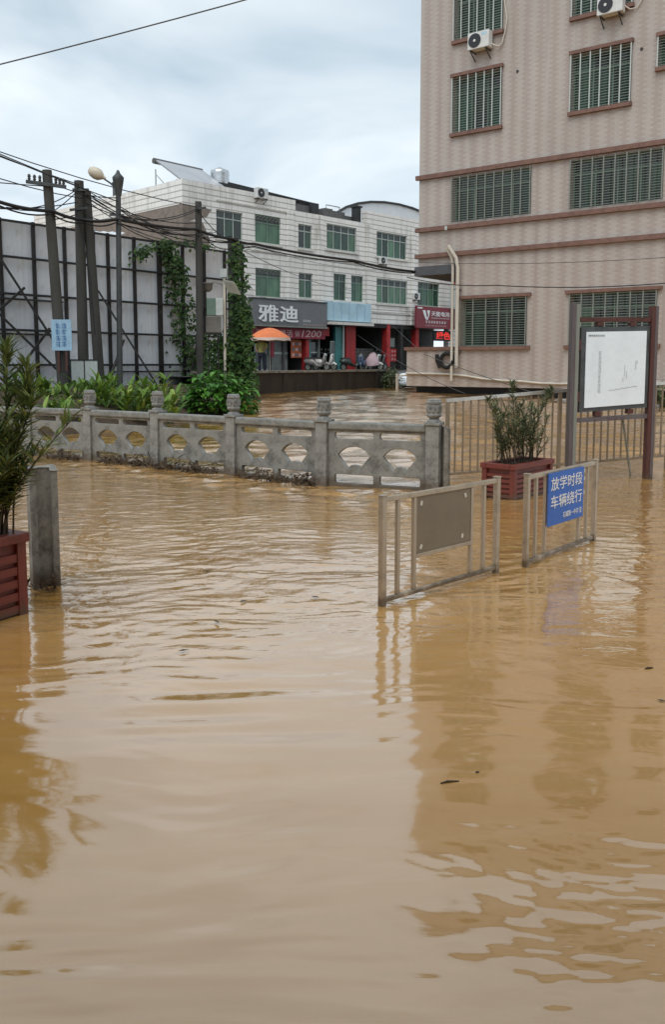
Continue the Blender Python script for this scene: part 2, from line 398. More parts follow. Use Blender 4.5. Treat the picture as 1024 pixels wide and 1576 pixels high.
UNIT = {}
def unit_bar(mat):
    """unit cube shared by all bars of one material"""
    if mat not in UNIT:
        m = MB().box(-.5, .5, -.5, .5, -.5, .5).mesh('bar'); m.materials.append(MT[mat]); UNIT[mat] = m
    return UNIT[mat]
def bar(name, mat, parent, x0, x1, y0, y1, z0, z1):
    o = bpy.data.objects.new(name, unit_bar(mat)); col.objects.link(o); o.parent = parent
    o.location = ((x0 + x1) / 2, (y0 + y1) / 2, (z0 + z1) / 2); o.scale = (abs(x1 - x0), abs(y1 - y0), abs(z1 - z0)); return o

def text(body, parent, x0, x1, z0, z1, y, mat, name='lettering', bold=0.02, depth=0.01, slant=0.0):
    """lettering fitted to a box on a vertical face whose front is -y"""
    cu = bpy.data.curves.new('lettering', 'FONT'); cu.body = body; cu.size = 1.0; cu.offset = bold; cu.extrude = 0.02; cu.resolution_u = 3; cu.shear = slant
    ob = bpy.data.objects.new('lettering_source', cu); col.objects.link(ob)
    dg = bpy.context.evaluated_depsgraph_get()
    me = bpy.data.meshes.new_from_object(ob.evaluated_get(dg)); bpy.data.objects.remove(ob); bpy.data.curves.remove(cu)
    n = len(me.vertices); co = np.empty(n * 3); me.vertices.foreach_get('co', co); co = co.reshape(-1, 3)
    if n == 0: return None
    lo, hi = co.min(0), co.max(0)
    out = np.empty_like(co)
    out[:, 0] = x0 + (co[:, 0] - lo[0]) / (hi[0] - lo[0]) * (x1 - x0)
    out[:, 2] = z0 + (co[:, 1] - lo[1]) / (hi[1] - lo[1]) * (z1 - z0)
    out[:, 1] = y - (co[:, 2] - lo[2]) / max(1e-6, hi[2] - lo[2]) * depth
    me.vertices.foreach_set('co', out.ravel()); me.update()
    o = bpy.data.objects.new(name, me); col.objects.link(o); me.materials.clear(); me.materials.append(MT[mat]); o.parent = parent
    return o
def marks(parent, x0, x1, z0, z1, y, n, mat, rows=1, seed=1, name='lettering'):
    """characters too blurred to read: clusters of short strokes"""
    rnd = random.Random(seed); m = MB()
    for r in range(rows):
        zz0 = z0 + (z1 - z0) * r / rows; zz1 = z0 + (z1 - z0) * (r + 0.86) / rows
        for k in range(n):
            a = x0 + (x1 - x0) * k / n; b = a + (x1 - x0) / n * 0.84
            for q in range(3):
                zc = zz0 + (zz1 - zz0) * (0.15 + 0.35 * q); m.box(a + rnd.random() * (b - a) * 0.2, b - rnd.random() * (b - a) * 0.25, y - 0.004, y, zc - (zz1 - zz0) * 0.06, zc + (zz1 - zz0) * 0.06)
            xc = a + (b - a) * (0.25 + 0.5 * rnd.random()); m.box(xc - (b - a) * 0.07, xc + (b - a) * 0.07, y - 0.0065, y - 0.0045, zz0, zz1)
    return m.build(name, mat, parent)

def wall_face(m, x0, x1, z0, z1, holes, y=0.0, depth=0.36):
    """a front (-y) wall face with rectangular openings and their reveals"""
    xs = sorted({x0, x1} | {h[i] for h in holes for i in (0, 1)}); zs = sorted({z0, z1} | {h[i] for h in holes for i in (2, 3)})
    xs = [v for v in xs if x0 <= v <= x1]; zs = [v for v in zs if z0 <= v <= z1]
    for a, b in zip(xs, xs[1:]):
        for c, d in zip(zs, zs[1:]):
            mx, mz = (a + b) / 2, (c + d) / 2
            if any(h[0] < mx < h[1] and h[2] < mz < h[3] for h in holes): continue
            m.add([(a, y, c), (b, y, c), (b, y, d), (a, y, d)], [(0, 1, 2, 3)])
    for a, b, c, d in holes:
        m.add([(a, y, c), (b, y, c), (b, y, d), (a, y, d), (a, y + depth, c), (b, y + depth, c), (b, y + depth, d), (a, y + depth, d)],
              [(0, 4, 5, 1), (1, 5, 6, 2), (2, 6, 7, 3), (3, 7, 4, 0)])

# ------------------------------------------------------------------ gradient noise for the water surface
_rng = np.random.RandomState(11); _perm = _rng.permutation(512); _ang = _rng.rand(512) * 2 * np.pi
def perlin(x, y):
    xi = np.floor(x).astype(int); yi = np.floor(y).astype(int); xf = x - xi; yf = y - yi
    def g(ix, iy, dx, dy):
        a = _ang[_perm[(ix + _perm[iy & 511]) & 511]]; return np.cos(a) * dx + np.sin(a) * dy
    u = xf * xf * xf * (xf * (xf * 6 - 15) + 10); v = yf * yf * yf * (yf * (yf * 6 - 15) + 10)
    n0 = g(xi, yi, xf, yf) * (1 - u) + g(xi + 1, yi, xf - 1, yf) * u
    n1 = g(xi, yi + 1, xf, yf - 1) * (1 - u) + g(xi + 1, yi + 1, xf - 1, yf - 1) * u
    return (n0 * (1 - v) + n1 * v) * 1.5
def sstep(a, b, x):
    q = np.clip((x - a) / (b - a), 0, 1); return q * q * (3 - 2 * q)

RAIL = [(-7.9, 15.75), (-6.55, 15.3), (-5.28, 14.7), (-4.03, 14.0), (-2.73, 13.1), (-1.42, 12.1), (-0.118, 11.1), (1.27, 10.5)]
_rx = np.array([-40, -20] + [p[0] for p in RAIL] + [1.6, 4.9, 8, 40]); _ry = np.array([20, 17.5] + [p[1] for p in RAIL] + [11.5, 12.6, 13.6, 16])
def base_level(X, Y):
    """the river behind the railing stands higher than the flooded street and rises up its course"""
    d = Y - np.interp(X, _rx, _ry)
    return 0.05 * sstep(-0.25, 0.7, d) + 0.42 * sstep(0.3, 23, d)

# ------------------------------------------------------------------ the setting
gm = MB().add([(-300, -100, -0.9), (300, -100, -0.9), (300, 500, -0.9), (-300, 500, -0.9)], [(0, 1, 2, 3)])
tag(gm.build('ground', 'mud_ground'), kind='structure')

def axis(dense0, dense1, step, lo, hi, grow):
    a = list(np.arange(dense0, dense1, step)); s_ = step; v = a[0]; left = []
    while v > lo: s_ *= grow; v -= s_; left.append(v)
    s_ = step; v = a[-1]; right = []
    while v < hi: s_ *= grow; v += s_; right.append(v)
    return np.array(left[::-1] + a + right)
xs = axis(-5.2, 5.4, 0.021, -150, 150, 1.045)
ys = [-4.0, -2.0, -0.5, 0.6, 1.2]
while ys[-1] < 46: ys.append(ys[-1] + max(0.0085, 0.0036 * ys[-1]) * (1.0 if ys[-1] < 14 else 1.0 + (ys[-1] - 14) * 0.09))
ys += [52, 60, 75, 100, 160, 300]
ys = np.array(ys); X, Y = np.meshgrid(xs, ys)
d = Y - np.interp(X, _rx, _ry)
river = sstep(-0.1, 1.2, d)
Z = base_level(X, Y)
# long lazy swell near the camera, chop in the middle of the flooded street, streaming waves on the river
calm = 1 - sstep(3.9, 5.9, Y)
chop = sstep(4.0, 6.2, Y) * (1 - 0.35 * river) * (0.85 - 0.55 * sstep(6.0, 8.5, Y)) * (1 - 0.35 * sstep(0.4, 2.2, X) * (1 - sstep(7.5, 9.5, Y)))
wx = X + 0.35 * perlin(X * 0.9 + 60, Y * 0.9); wy = Y + 0.30 * perlin(X * 0.8, Y * 1.1 + 90)
Z += calm * (0.00038 * perlin(wx * 8 + 2, wy * 27) * sstep(0.0, 0.5, perlin(X * 1.1 + 14, Y * 1.6 + 5)) + 0.0019 * perlin(wx * 2.4 + 8, wy * 10.0) * (0.4 + sstep(-0.2, 0.4, perlin(X * 0.8 + 4, Y * 1.1))) + 0.0052 * perlin(X * 0.7 + 3.1, Y * 2.3) + 0.0024 * perlin(X * 1.7 + 0.35 * Y, Y * 4.6 + 9))
corner = np.exp(-(((X - 0.95) / 0.6) ** 2 + ((Y - 2.25) / 0.5) ** 2))
Z += corner * (0.0016 * perlin(wx * 3.4 + 20, wy * 11.0 + X * 2.6) + 0.0026 * perlin(wx * 7.5 + 40, wy * 20 + X * 6) + 0.0013 * perlin(wx * 14, wy * 34 + X * 10))
arc = np.exp(-(((X + 0.75) / 0.75) ** 2 + ((Y - 4.15) / 0.55) ** 2))
Z += arc * 0.0085 * np.sin((Y - 0.05 * X + 0.10 * perlin(X * 1.1, Y * 1.5)) * 26) * (0.4 + 0.8 * perlin(X * 1.5 + 7, Y * 1.2) )
ring = np.exp(-(((X + 0.6) / 1.5) ** 2 + ((Y - 5.3) / 0.9) ** 2))
Z += ring * (0.0032 * perlin(wx * 5.5 + 11, wy * 11 - 0.8 * wx) + 0.0018 * perlin(wx * 12 + 3, wy * 20 + wx))
Z += sstep(5.0, 6.5, Y) * (1 - river) * (0.0034 * perlin(wx * 3.1 + 21, wy * 7.5 + 0.9 * wx) + 0.0022 * perlin(wx * 7 + 5, wy * 13 - 2 * wx) + 0.0009 * perlin(wx * 15 + 9, wy * 24 + 3 * wx))
Z += chop * (0.015 * perlin(wx * 0.9 + 5, wy * 1.3 - 0.35 * X) + 0.0072 * perlin(wx * 2.6 + 0.5 * Y, wy * 3.6 - 0.5 * X + 2) + 0.0040 * perlin(wx * 6.0, wy * 8.4 - 1.5 * X) + 0.0014 * perlin(wx * 13, wy * 17))
boil = np.exp(-((d + 0.75) / 0.75) ** 2) * sstep(-6, -3, X) * (1 - sstep(1.5, 3.5, X))
Z += boil * (0.022 * perlin(X * 2.0 + 30, Y * 2.6) + 0.012 * perlin(X * 5.0, Y * 6.5 + 50))
Z += river * (0.045 * perlin(X * 0.55 + Y * 0.12, Y * 1.0 + 70) + 0.026 * perlin(X * 1.2 - 0.2 * Y, Y * 2.2 + 33) + 0.011 * perlin(X * 2.6, Y * 4.2))
ny, nx = X.shape
co = np.stack([X, Y, Z], -1).reshape(-1, 3)
idx = np.arange(nx * ny).reshape(ny, nx)
fc = np.stack([idx[:-1, :-1], idx[:-1, 1:], idx[1:, 1:], idx[1:, :-1]], -1).reshape(-1, 4)
wm = bpy.data.meshes.new('flood_water'); wm.vertices.add(len(co)); wm.vertices.foreach_set('co', co.ravel())
wm.loops.add(fc.size); wm.loops.foreach_set('vertex_index', fc.ravel().astype(np.int32))
wm.polygons.add(len(fc)); wm.polygons.foreach_set('loop_start', np.arange(0, fc.size, 4, dtype=np.int32)); wm.polygons.foreach_set('use_smooth', np.ones(len(fc), bool))
wm.update(calc_edges=True); wm.materials.append(MT['muddy_water'])
wo = bpy.data.objects.new('flood_water', wm); col.objects.link(wo); tag(wo, kind='structure')

# left bank between the railing and the hoarding
bk = MB(); n_ = 26
edge = [(-9.5, 16.6), (-7.0, 17.2), (-5.2, 18.0), (-3.9, 19.6), (-3.2, 21.5), (-2.75, 23.5), (-2.6, 26.0), (-2.6, 29.0), (-2.9, 31.5), (-3.2, 33.0)]
back = [(-20, 17.0), (-18, 18.0), (-16, 20.5), (-14, 23), (-12, 26), (-10.5, 28.5), (-8.5, 31), (-6.8, 33.5), (-5.5, 35.5), (-4.5, 36.5)]
vv = []; ff = []
for i, (a, b) in enumerate(zip(edge, back)):
    for k in range(9):
        q = k / 8; zz = -0.3 + 1.25 * min(1, q * 3.2) ** 0.6 + 0.06 * math.sin(i * 2.1 + k * 1.7)
        vv.append((a[0] + (b[0] - a[0]) * q, a[1] + (b[1] - a[1]) * q, min(zz, 0.85)))
for i in range(len(edge) - 1):
    for k in range(8): ff.append((i * 9 + k, (i + 1) * 9 + k, (i + 1) * 9 + k + 1, i * 9 + k + 1))
tag(bk.add(vv, ff, True).build('bank', 'soil'), kind='structure')

# street in front of the shops, above the retaining wall
st = MB().add([(-5.2, 29.6, 1.14), (2.7, 40.5, 1.14), (8.5, 44.5, 1.14), (40, 60, 1.14), (20, 85, 1.14), (-25, 60, 1.14), (-8.0, 34, 1.14)], [(0, 1, 2, 3, 4, 5, 6)])
tag(st.build('street', 'asphalt'), kind='structure')

# unseen shelter added behind the camera: its roof keeps the sky off the nearest water
sh = empty('unseen_shade_shelter', (0, -3.4, 0), 0, 'unseen concrete shelter added behind the camera to shade the nearest water', 'shelter')
box('roof', 'white_plaster', sh, -7, 7, -3.2, 4.0, 4.3, 4.7); box('back_wall', 'white_plaster', sh, -7, 7, -3.6, -3.22, -.8, 4.7)
for x_ in (-6.6, 6.6): box('column', 'white_plaster', sh, x_ - .3, x_ + .3, 2.2, 2.8, -.8, 4.297)

# ------------------------------------------------------------------ tiled apartment block on the right
def grille_window(parent, x0, x1, z0, z1, nv, nh, vert_mat, hor_mat, pane='pane_green', mull=3, transom=0.72, y=0.30, bars_y=-0.07, sill=True, lintel=True, ext=0.06, jambs=True):
    m = MB(); fw = 0.055
    m.box(x0, x0 + fw, y - .04, y + .03, z0, z1).box(x1 - fw, x1, y - .04, y + .03, z0, z1).box(x0 + fw, x1 - fw, y - .04, y + .03, z0, z0 + fw).box(x0 + fw, x1 - fw, y - .04, y + .03, z1 - fw, z1)
    zt = z0 + (z1 - z0) * transom
    m.box(x0 + fw, x1 - fw, y - .038, y + .028, zt - .025, zt + .025)
    step = (x1 - x0 - fw) / mull
    for k in range(1, mull):
        xc = x0 + fw / 2 + step * k; m.box(xc - .025, xc + .025, y - .036, y + .026, z0 + fw, zt - .025).box(xc - .02, xc + .02, y - .036, y + .026, zt + .025, z1 - fw)
    w = m.build('window', 'alu_green', parent)
    for k in range(mull):
        a = x0 + fw / 2 + step * k + .02; b = a + step - .04
        pm = pane if random.random() < 0.75 else random.choice(['pane_dark', 'pane_curtain'])
        bar('pane', pm, w, a, b, y - .004 + .012 * (k % 2), y + .004 + .012 * (k % 2), z0 + .04, zt)
        bar('pane', random.choice([pane, 'pane_dark']), w, a, b, y - .003, y + .005, zt, z1 - .04)
    for k in range(nh):
        zc = z0 + (z1 - z0) * (k + 0.5) / nh; bar('bar', hor_mat, w, x0, x1, bars_y - .009, bars_y + .009, zc - .0075, zc + .0075)
    for k in range(nv + 1):
        xc = x0 + .012 + (x1 - x0 - .024) * k / nv; bar('bar', vert_mat, w, xc - .02, xc + .02, bars_y - .031, bars_y - .0095, z0, z1)
    if sill: box('sill', 'ledge_brown', w, x0 - ext, x1 + ext, -.13, y - .045, z0 - .13, z0 - .003)
    if lintel: box('lintel', 'ledge_brown', w, x0 - ext, x1 + ext, -.13, -.003, z1 + .003, z1 + .12)
    return w

rb = empty('apartment_block', (3.36, 33.56, 0), math.atan2(-1, 1.359), 'pinkish strip-tiled apartment block with barred green windows on the right', 'building')
wins = [  # x0, x1, z0, z1, nv, nh, vertical bar, horizontal bar, mull
    (1.42, 3.38, 13.45, 15.40, 6, 22, 'bar_silver', 'bar_dull', 3),
    (1.40, 3.40, 10.15, 12.15, 6, 22, 'bar_silver', 'bar_dull', 3),
    (1.44, 4.60, 6.92, 8.55, 9, 19, 'bar_dull', 'bar_dull', 4),
    (1.90, 4.55, 2.25, 4.02, 5, 20, 'bar_dull', 'bar_dull', 3),
    (5.95, 8.00, 10.15, 12.02, 6, 21, 'bar_silver', 'bar_dull', 3),
    (6.04, 9.14, 6.92, 8.55, 8, 19, 'bar_dull', 'bar_dull', 4),
    (6.15, 9.10, 2.25, 4.02, 7, 20, 'bar_dull', 'bar_dull', 4),
    (8.82, 9.90, 11.06, 12.0, 3, 11, 'bar_silver', 'bar_dull', 2),
    (5.92, 7.97, 13.25, 15.15, 6, 21, 'bar_silver', 'bar_dull', 3),
    (11.0, 13.0, 10.15, 12.05, 6, 21, 'bar_silver', 'bar_dull', 3),
    (11.0, 13.6, 6.92, 8.55, 8, 19, 'bar_dull', 'bar_dull', 4),
    (11.0, 13.6, 2.25, 4.02, 7, 20, 'bar_dull', 'bar_dull', 4)]
holes = [w[:4] for w in wins]
m = MB()
XE, ZT, DP = 16.0, 19.3, 11.0
wall_face(m, 0.0, XE, 5.35, ZT, [h for h in holes if h[2] > 5.3])
m.add([(0, 0, 5.35), (0, DP, 5.35), (0, DP, ZT), (0, 0, ZT)], [(0, 3, 2, 1)])
m.add([(XE, 0, .7), (XE, DP, .7), (XE, DP, ZT), (XE, 0, ZT)], [(0, 1, 2, 3)])
m.add([(0, DP, 5.35), (XE, DP, 5.35), (XE, DP, ZT), (0, DP, ZT)], [(0, 1, 2, 3)])
m.build('upper_wall', 'facade_tile', rb)
m = MB()
wall_face(m, 1.66, XE, 0.72, 5.35, [h for h in holes if h[2] < 5.3])
m.add([(1.66, 0, .72), (1.66, 3.4, .72), (1.66, 3.4, 5.35), (1.66, 0, 5.35)], [(0, 3, 2, 1)])
m.add([(1.66, 3.4, .72), (1.66, DP, .72), (1.66, DP, 5.35), (1.66, 3.4, 5.35)], [(0, 3, 2, 1)])
m.build('ground_floor_wall', 'facade_tile', rb)
box('overhang_slab', 'slab_grey', rb, -.12, 1.655, -.1, 3.4, 5.0, 5.345)
box('roof', 'slab_grey', rb, -.2, XE + .2, -.2, DP + .2, ZT + .003, ZT + .25)
box('terrace_wall', 'facade_tile', rb, -.50, 1.655, 0.004, .2, .72, 2.12)
box('coping', 'ledge_brown', rb, -.58, 1.655, -.08, .26, 2.123, 2.25)
box('terrace_floor', 'slab_grey', rb, -.5, 1.655, .21, 3.0, .9, 1.1)
box('shaded_gap_fill', 'roof_dark', rb, -.3, XE, .45, DP, -.8, .715)  # its near-black colour stands in for the shade in the gap under the wall
for z_ in (8.72, 6.75, 5.75): box('ledge', 'ledge_brown', rb, -.1, XE + .1, -.14, -.003, z_ - .1, z_ + .06)
for w in wins:
    low = 2 if w[2] > 9 else (1 if w[2] < 3 else 0)
    grille_window(rb, *w[:8], mull=w[8], sill=(low > 0), lintel=(low > 0), ext=0.05 if low == 2 else 0.16, pane='pane_green' if low == 2 else 'pane_mixed')
# drain pipes down the corner, the long service pipe and the hose
m = MB().tube([(1.40, -.3, 5.95), (1.58, -.22, 5.55), (1.60, -.16, 5.2), (1.60, -.16, .95)], .055, 8); m.build('drain_pipe', 'pipe_white', rb)
m = MB().tube([(1.52, -.42, 6.0), (1.80, -.3, 5.55), (1.83, -.2, 5.2), (1.83, -.2, 1.45)], .07, 8); m.build('drain_pipe', 'pipe_white', rb)
for k, z_ in enumerate((2.05, 3.1, 4.4)): box('pipe_clip', 'bar_dull', rb, 1.53, 1.91, -.13, -.004, z_ - .02, z_ + .02)
m = MB().tube([(-.5, -.05, 1.22)] + [(1.4 + k * .75, -.06, 1.20 - .30 * math.sin(min(1, k / 6) * math.pi / 2) + .02 * math.sin(k * 2)) for k in range(8)] + [(9, -.06, .97), (16, -.06, 1.0)], .04, 6); m.build('service_pipe', 'pipe_white', rb)
m = MB().tube([(1.38 + .27 * math.cos(a), -.1 - .01 * a, 1.72 + .27 * math.sin(a)) for a in np.linspace(0, 2 * math.pi, 22)], .075, 7)
m.tube([(.95, -.14, 1.95), (.98, -.16, 1.7), (1.1, -.15, 1.45)], .08, 7)
tag(m.build('hose_coil', 'tyre'), 'black hose coil hung on the terrace wall beside the drain pipes', 'hose'); bpy.data.objects['hose_coil'].location = rb.location; bpy.data.objects['hose_coil'].rotation_euler = rb.rotation_euler
for x_, z_ in ((3.98, 11.9), (8.3, 11.75)): MB().tube([(x_, -.02, z_), (x_, .02, z_)], .05, 8).build('vent_hole', 'roof_dark', rb)
box('floor_tag', 'box_white', rb, 1.30, 1.40, -.3, -.29, 6.6, 6.75)

def air_conditioner(x, z, host, label, y=-.12, s=1.0):
    o = empty('air_conditioner', host.matrix_basis @ Vector((x, y, z)), host.rotation_euler.z, label, 'air conditioner', 'outdoor units on the facades')
    w, h, dd = .84 * s, .58 * s, .32 * s
    box('casing', 'ac_white', o, 0, w, -dd, 0, 0, h, bevel=.02)
    cxx, czz, rr = w * .34, h * .5, h * .42
    m = MB().tube([(cxx, -dd - .004, czz), (cxx, -dd - .02, czz)], rr, 20); g_ = m.build('fan_grille', 'ac_fan', o)
    MB().tube([(cxx, -dd - .021, czz), (cxx, -dd - .03, czz)], rr * .2, 10).build('hub', 'ac_white', g_)
    box('badge', 'sign_sky', o, w * .66, w * .9, -dd - .006, -dd - .002, h * .74, h * .9)
    for k in (.14, .86):
        MB().beam((w * k, -dd - .03, -.03), (w * k, .1, -.03), .035).beam((w * k, -dd, -.05), (w * k, .11, -.3), .03).build('bracket', 'bracket', o)
    return o
ac = air_conditioner(2.20, 12.85, rb, 'white air conditioner under the upper left barred window of the pinkish block', -.1)
MB().tube([(.84, -.12, .12), (.98, -.05, .05), (1.1, .0, .02), (1.2, .03, .12), (1.3, .04, .5), (1.36, .05, .9), (1.25, .05, 1.5), (1.2, .05, 2.4)], .026, 6).build('hose', 'pipe_white', ac)
ac = air_conditioner(6.92, 12.95, rb, 'white air conditioner at the top edge above the larger barred window', -.1)
MB().tube([(.84, -.1, .2), (1.0, -.02, .08), (1.2, .03, .1), (1.36, .05, .35), (1.4, .05, .9), (1.4, .05, 1.8)], .022, 6).build('hose', 'pipe_white', ac)

# ------------------------------------------------------------------ white tiled shop block behind
wb = empty('shop_block', (-7.77, 44.86, 0), math.atan2(.72, .69), 'white tiled three-storey block with ground-floor shops beyond the dark river wall', 'building')
ww = [  # x0,x1,z0,z1, mull, kind
    (2.20, 4.04, 8.35, 9.85, 3), (4.95, 6.88, 8.40, 9.95, 2), (8.32, 9.46, 8.40, 9.80, 2), (10.72, 13.42, 8.58, 10.10, 4), (15.38, 18.48, 8.55, 10.15, 5),
    (4.95, 6.90, 5.40, 6.98, 2), (8.34, 9.50, 5.50, 6.98, 2), (11.34, 12.46, 5.52, 7.15, 2), (12.95, 14.07, 5.52, 7.15, 2), (15.40, 18.58, 5.55, 7.15, 5), (19.75, 22.2, 5.60, 7.2, 4), (20.2, 22.4, 8.6, 10.1, 4)]
m = MB(); XW = 26.0
wall_face(m, 0, 8.10, 4.2, 11.1, [w[:4] for w in ww if w[1] < 8.1], depth=.2)
wall_face(m, 8.10, 14.25, 4.2, 10.52, [w[:4] for w in ww if 8.1 < w[0] < 14.2], depth=.2)
wall_face(m, 14.25, XW, 4.2, 11.33, [w[:4] for w in ww if w[0] > 14.2], depth=.2)
for x_, za, zb in ((8.1, 10.52, 11.1), (14.25, 10.52, 11.33)): m.add([(x_, 0, za), (x_, .3, za), (x_, .3, zb), (x_, 0, zb)], [(0, 1, 2, 3)])
m.add([(0, 0, 9.85), (0, 16, 9.85), (0, 16, 11.1), (0, 0, 11.1)], [(0, 3, 2, 1)])
m.add([(0, 0, 11.1), (8.1, 0, 11.1), (8.1, .3, 11.1), (.3, .3, 11.1), (.3, 16, 11.1), (0, 16, 11.1)], [(0, 1, 2, 3, 4, 5)])
m.add([(0, .3, 10.0), (XW, .3, 10.0), (XW, 16, 10.0), (0, 16, 10.0)], [(0, 1, 2, 3)])
m.add([(14.25, 0, 11.33), (XW, 0, 11.33), (XW, .3, 11.33), (14.25, .3, 11.33)], [(0, 1, 2, 3)])
m.add([(8.1, 0, 10.52), (14.25, 0, 10.52), (14.25, .3, 10.52), (8.1, .3, 10.52)], [(0, 1, 2, 3)])
m.add([(0, 0, 4.2), (XW, 0, 4.2), (XW, 3.4, 4.2), (0, 3.4, 4.2)], [(0, 1, 2, 3)])
m.build('upper_wall', 'white_tile', wb)
MB().add([(0.012, 0, 1.1), (.012, 16, 1.1), (.012, 16, 9.85), (.012, 0, 9.85)], [(0, 3, 2, 1)]).build('bare_side_wall', 'brown_brick', wb)
MB().add([(0, -.006, 9.0), (.35, -.006, 9.0), (1.55, -.006, 9.35), (1.9, -.006, 9.78), (0, -.006, 9.85)], [(0, 1, 2, 3, 4)]).build('bare_brick_patch', 'brown_brick', wb)
MB().add([(0, -.006, 5.2), (1.5, -.006, 5.2), (1.75, -.006, 8.2), (1.3, -.006, 9.0), (0, -.006, 8.99)], [(0, 1, 2, 3, 4)]).build('bare_brick_patch', 'brown_brick', wb)
for z_, a, b in ((10.30, 2.2, 8.0), (7.9, 4.6, 14.2), (7.75, 14.6, 19.4), (4.9, 14.6, 19.0)): box('string_course', 'white_plaster', wb, a, b, -.045, -.003, z_, z_ + .07)
for x_ in (7.6, 10.1, 14.6, 19.2): box('pilaster', 'white_tile', wb, x_ - .24, x_ + .24, -.11, -.004, 4.21, 10.45)
for k, (x0, x1, z0, z1, mu) in enumerate(ww):
    m = MB(); y = .12; fw = .06
    m.box(x0, x0 + fw, y - .04, y + .03, z0, z1).box(x1 - fw, x1, y - .04, y + .03, z0, z1).box(x0 + fw, x1 - fw, y - .04, y + .03, z0, z0 + fw).box(x0 + fw, x1 - fw, y - .04, y + .03, z1 - fw, z1)
    zt = z1 - (z1 - z0) * .28; m.box(x0 + fw, x1 - fw, y - .037, y + .027, zt - .03, zt + .03)
    stp = (x1 - x0) / mu
    for q in range(1, mu): m.box(x0 + stp * q - .03, x0 + stp * q + .03, y - .034, y + .024, z0 + fw, z1 - fw)
    pale = k in (2, 6)
    w = m.build('window', 'alu_pale' if (pale or k in (0, 3, 4, 9)) else 'alu_green', wb)
    for q in range(mu):
        pm = 'pane_dark' if (k in (0, 2) and q % 2 == 0) else ('pane_curtain' if k in (1, 5, 9) or (k + q) % 3 == 0 else 'pane_green')
        a = x0 + stp * q + .03; bar('pane', pm, w, a, a + stp - .06, y - .004 + .01 * (q % 2), y + .004 + .01 * (q % 2), z0 + .04, zt - .01)
        bar('pane', 'pane_dark', w, a, a + stp - .06, y - .003, y + .005, zt, z1 - .04)
    box('sill', 'white_plaster', w, x0 - .12, x1 + .12, -.1, y - .045, z0 - .12, z0 - .003)
    if k in (1, 5):
        mm = MB()
        for q in range(7):
            xc = x0 + .14 + (x1 - x0 - .28) * q / 6; mm.tube([(xc + .1 * math.cos(a), -.03, z1 - .2 + .12 * math.sin(a)) for a in np.linspace(0, 2 * math.pi, 9)], .014, 4)
        mm.build('scroll_grille', 'bar_dull', w)
# ground floor
m = MB()
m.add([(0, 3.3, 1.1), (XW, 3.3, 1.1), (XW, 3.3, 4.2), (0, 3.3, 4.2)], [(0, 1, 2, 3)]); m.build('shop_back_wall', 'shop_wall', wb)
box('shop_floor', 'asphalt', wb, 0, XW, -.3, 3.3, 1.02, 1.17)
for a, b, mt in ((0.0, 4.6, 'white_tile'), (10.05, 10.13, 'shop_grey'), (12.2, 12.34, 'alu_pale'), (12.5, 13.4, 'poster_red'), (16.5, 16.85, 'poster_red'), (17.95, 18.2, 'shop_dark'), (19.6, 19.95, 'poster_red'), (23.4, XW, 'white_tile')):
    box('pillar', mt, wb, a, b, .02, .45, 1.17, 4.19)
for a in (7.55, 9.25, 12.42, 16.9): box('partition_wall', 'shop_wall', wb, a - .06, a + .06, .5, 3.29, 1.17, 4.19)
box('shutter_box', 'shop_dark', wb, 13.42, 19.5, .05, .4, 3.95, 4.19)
d1 = box('glass_door', 'alu_pale', wb, 5.25, 6.3, .5, .56, 1.18, 2.75); bar('pane', 'pane_shop', d1, 5.32, 5.75, .485, .497, 1.3, 2.68); bar('pane', 'pane_shop', d1, 5.81, 6.23, .485, .497, 1.3, 2.68)
d2 = box('roller_door', 'shop_grey', wb, 6.65, 7.95, .6, .66, 1.18, 3.3); box('middle_rail', 'alu_pale', d2, 6.65, 7.95, .57, .597, 2.15, 2.28)
box('red_pillar', 'poster_red', wb, 8.95, 9.22, .02, .42, 1.17, 3.9)
box('teal_frame', 'teal', wb, 9.3, 9.42, .1, .3, 1.17, 3.6); box('teal_frame', 'teal', wb, 11.6, 12.19, .1, .3, 1.17, 3.9)
d3 = box('glass_door', 'pane_shop', wb, 9.43, 10.04, .18, .2, 1.2, 2.9); box('door_rail', 'alu_pale', d3, 9.43, 10.04, .15, .178, 2.25, 2.32)
d4 = MB().box(11.2, 11.25, .15, .2, 1.2, 3.0).box(11.55, 11.6, .15, .2, 1.2, 3.0).box(11.25, 11.55, .15, .2, 2.94, 3.0).build('door_leaf', 'alu_pale', wb); bar('pane', 'pane_shop', d4, 11.25, 11.55, .17, .18, 1.2, 2.94)
box('header_board', 'poster_red', wb, 9.45, 11.0, .05, .12, 3.3, 3.85)
box('security_shutter', 'shop_grey', wb, 13.45, 16.45, 1.2, 1.26, 1.17, 2.6)
for k in range(8): bar('shutter_slat', 'box_grey', wb, 13.45, 16.45, 1.165, 1.197, 1.25 + k * .17, 1.36 + k * .17)
for k, (a, b, z0, z1, mt) in enumerate(((7.96, 8.86, 1.95, 3.05, 'poster_orange'), (17.0, 17.65, 2.72, 3.32, 'shop_grey'), (16.98, 17.86, 1.75, 2.6, 'poster_red'), (6.35, 6.6, 2.0, 3.0, 'banner_red'))):
    o = box('poster', mt, wb, a, b, .30, .34, z0, z1)
    if k == 0:
        for i in range(3):
            for j in range(3): bar('poster_panel', 'sign_grey' if (i + j) % 2 else 'letter_pink', o, a + .08 + i * .28, a + .28 + i * .28, .285, .297, z0 + .08 + j * .33, z0 + .26 + j * .33)
    if k == 2:
        for i in range(9): bar('poster_panel', 'letter_pink', o, a + .1 + (i % 3) * .27, a + .2 + (i % 3) * .27, .285, .297, z0 + .08 + (i // 3) * .27, z0 + .2 + (i // 3) * .27)
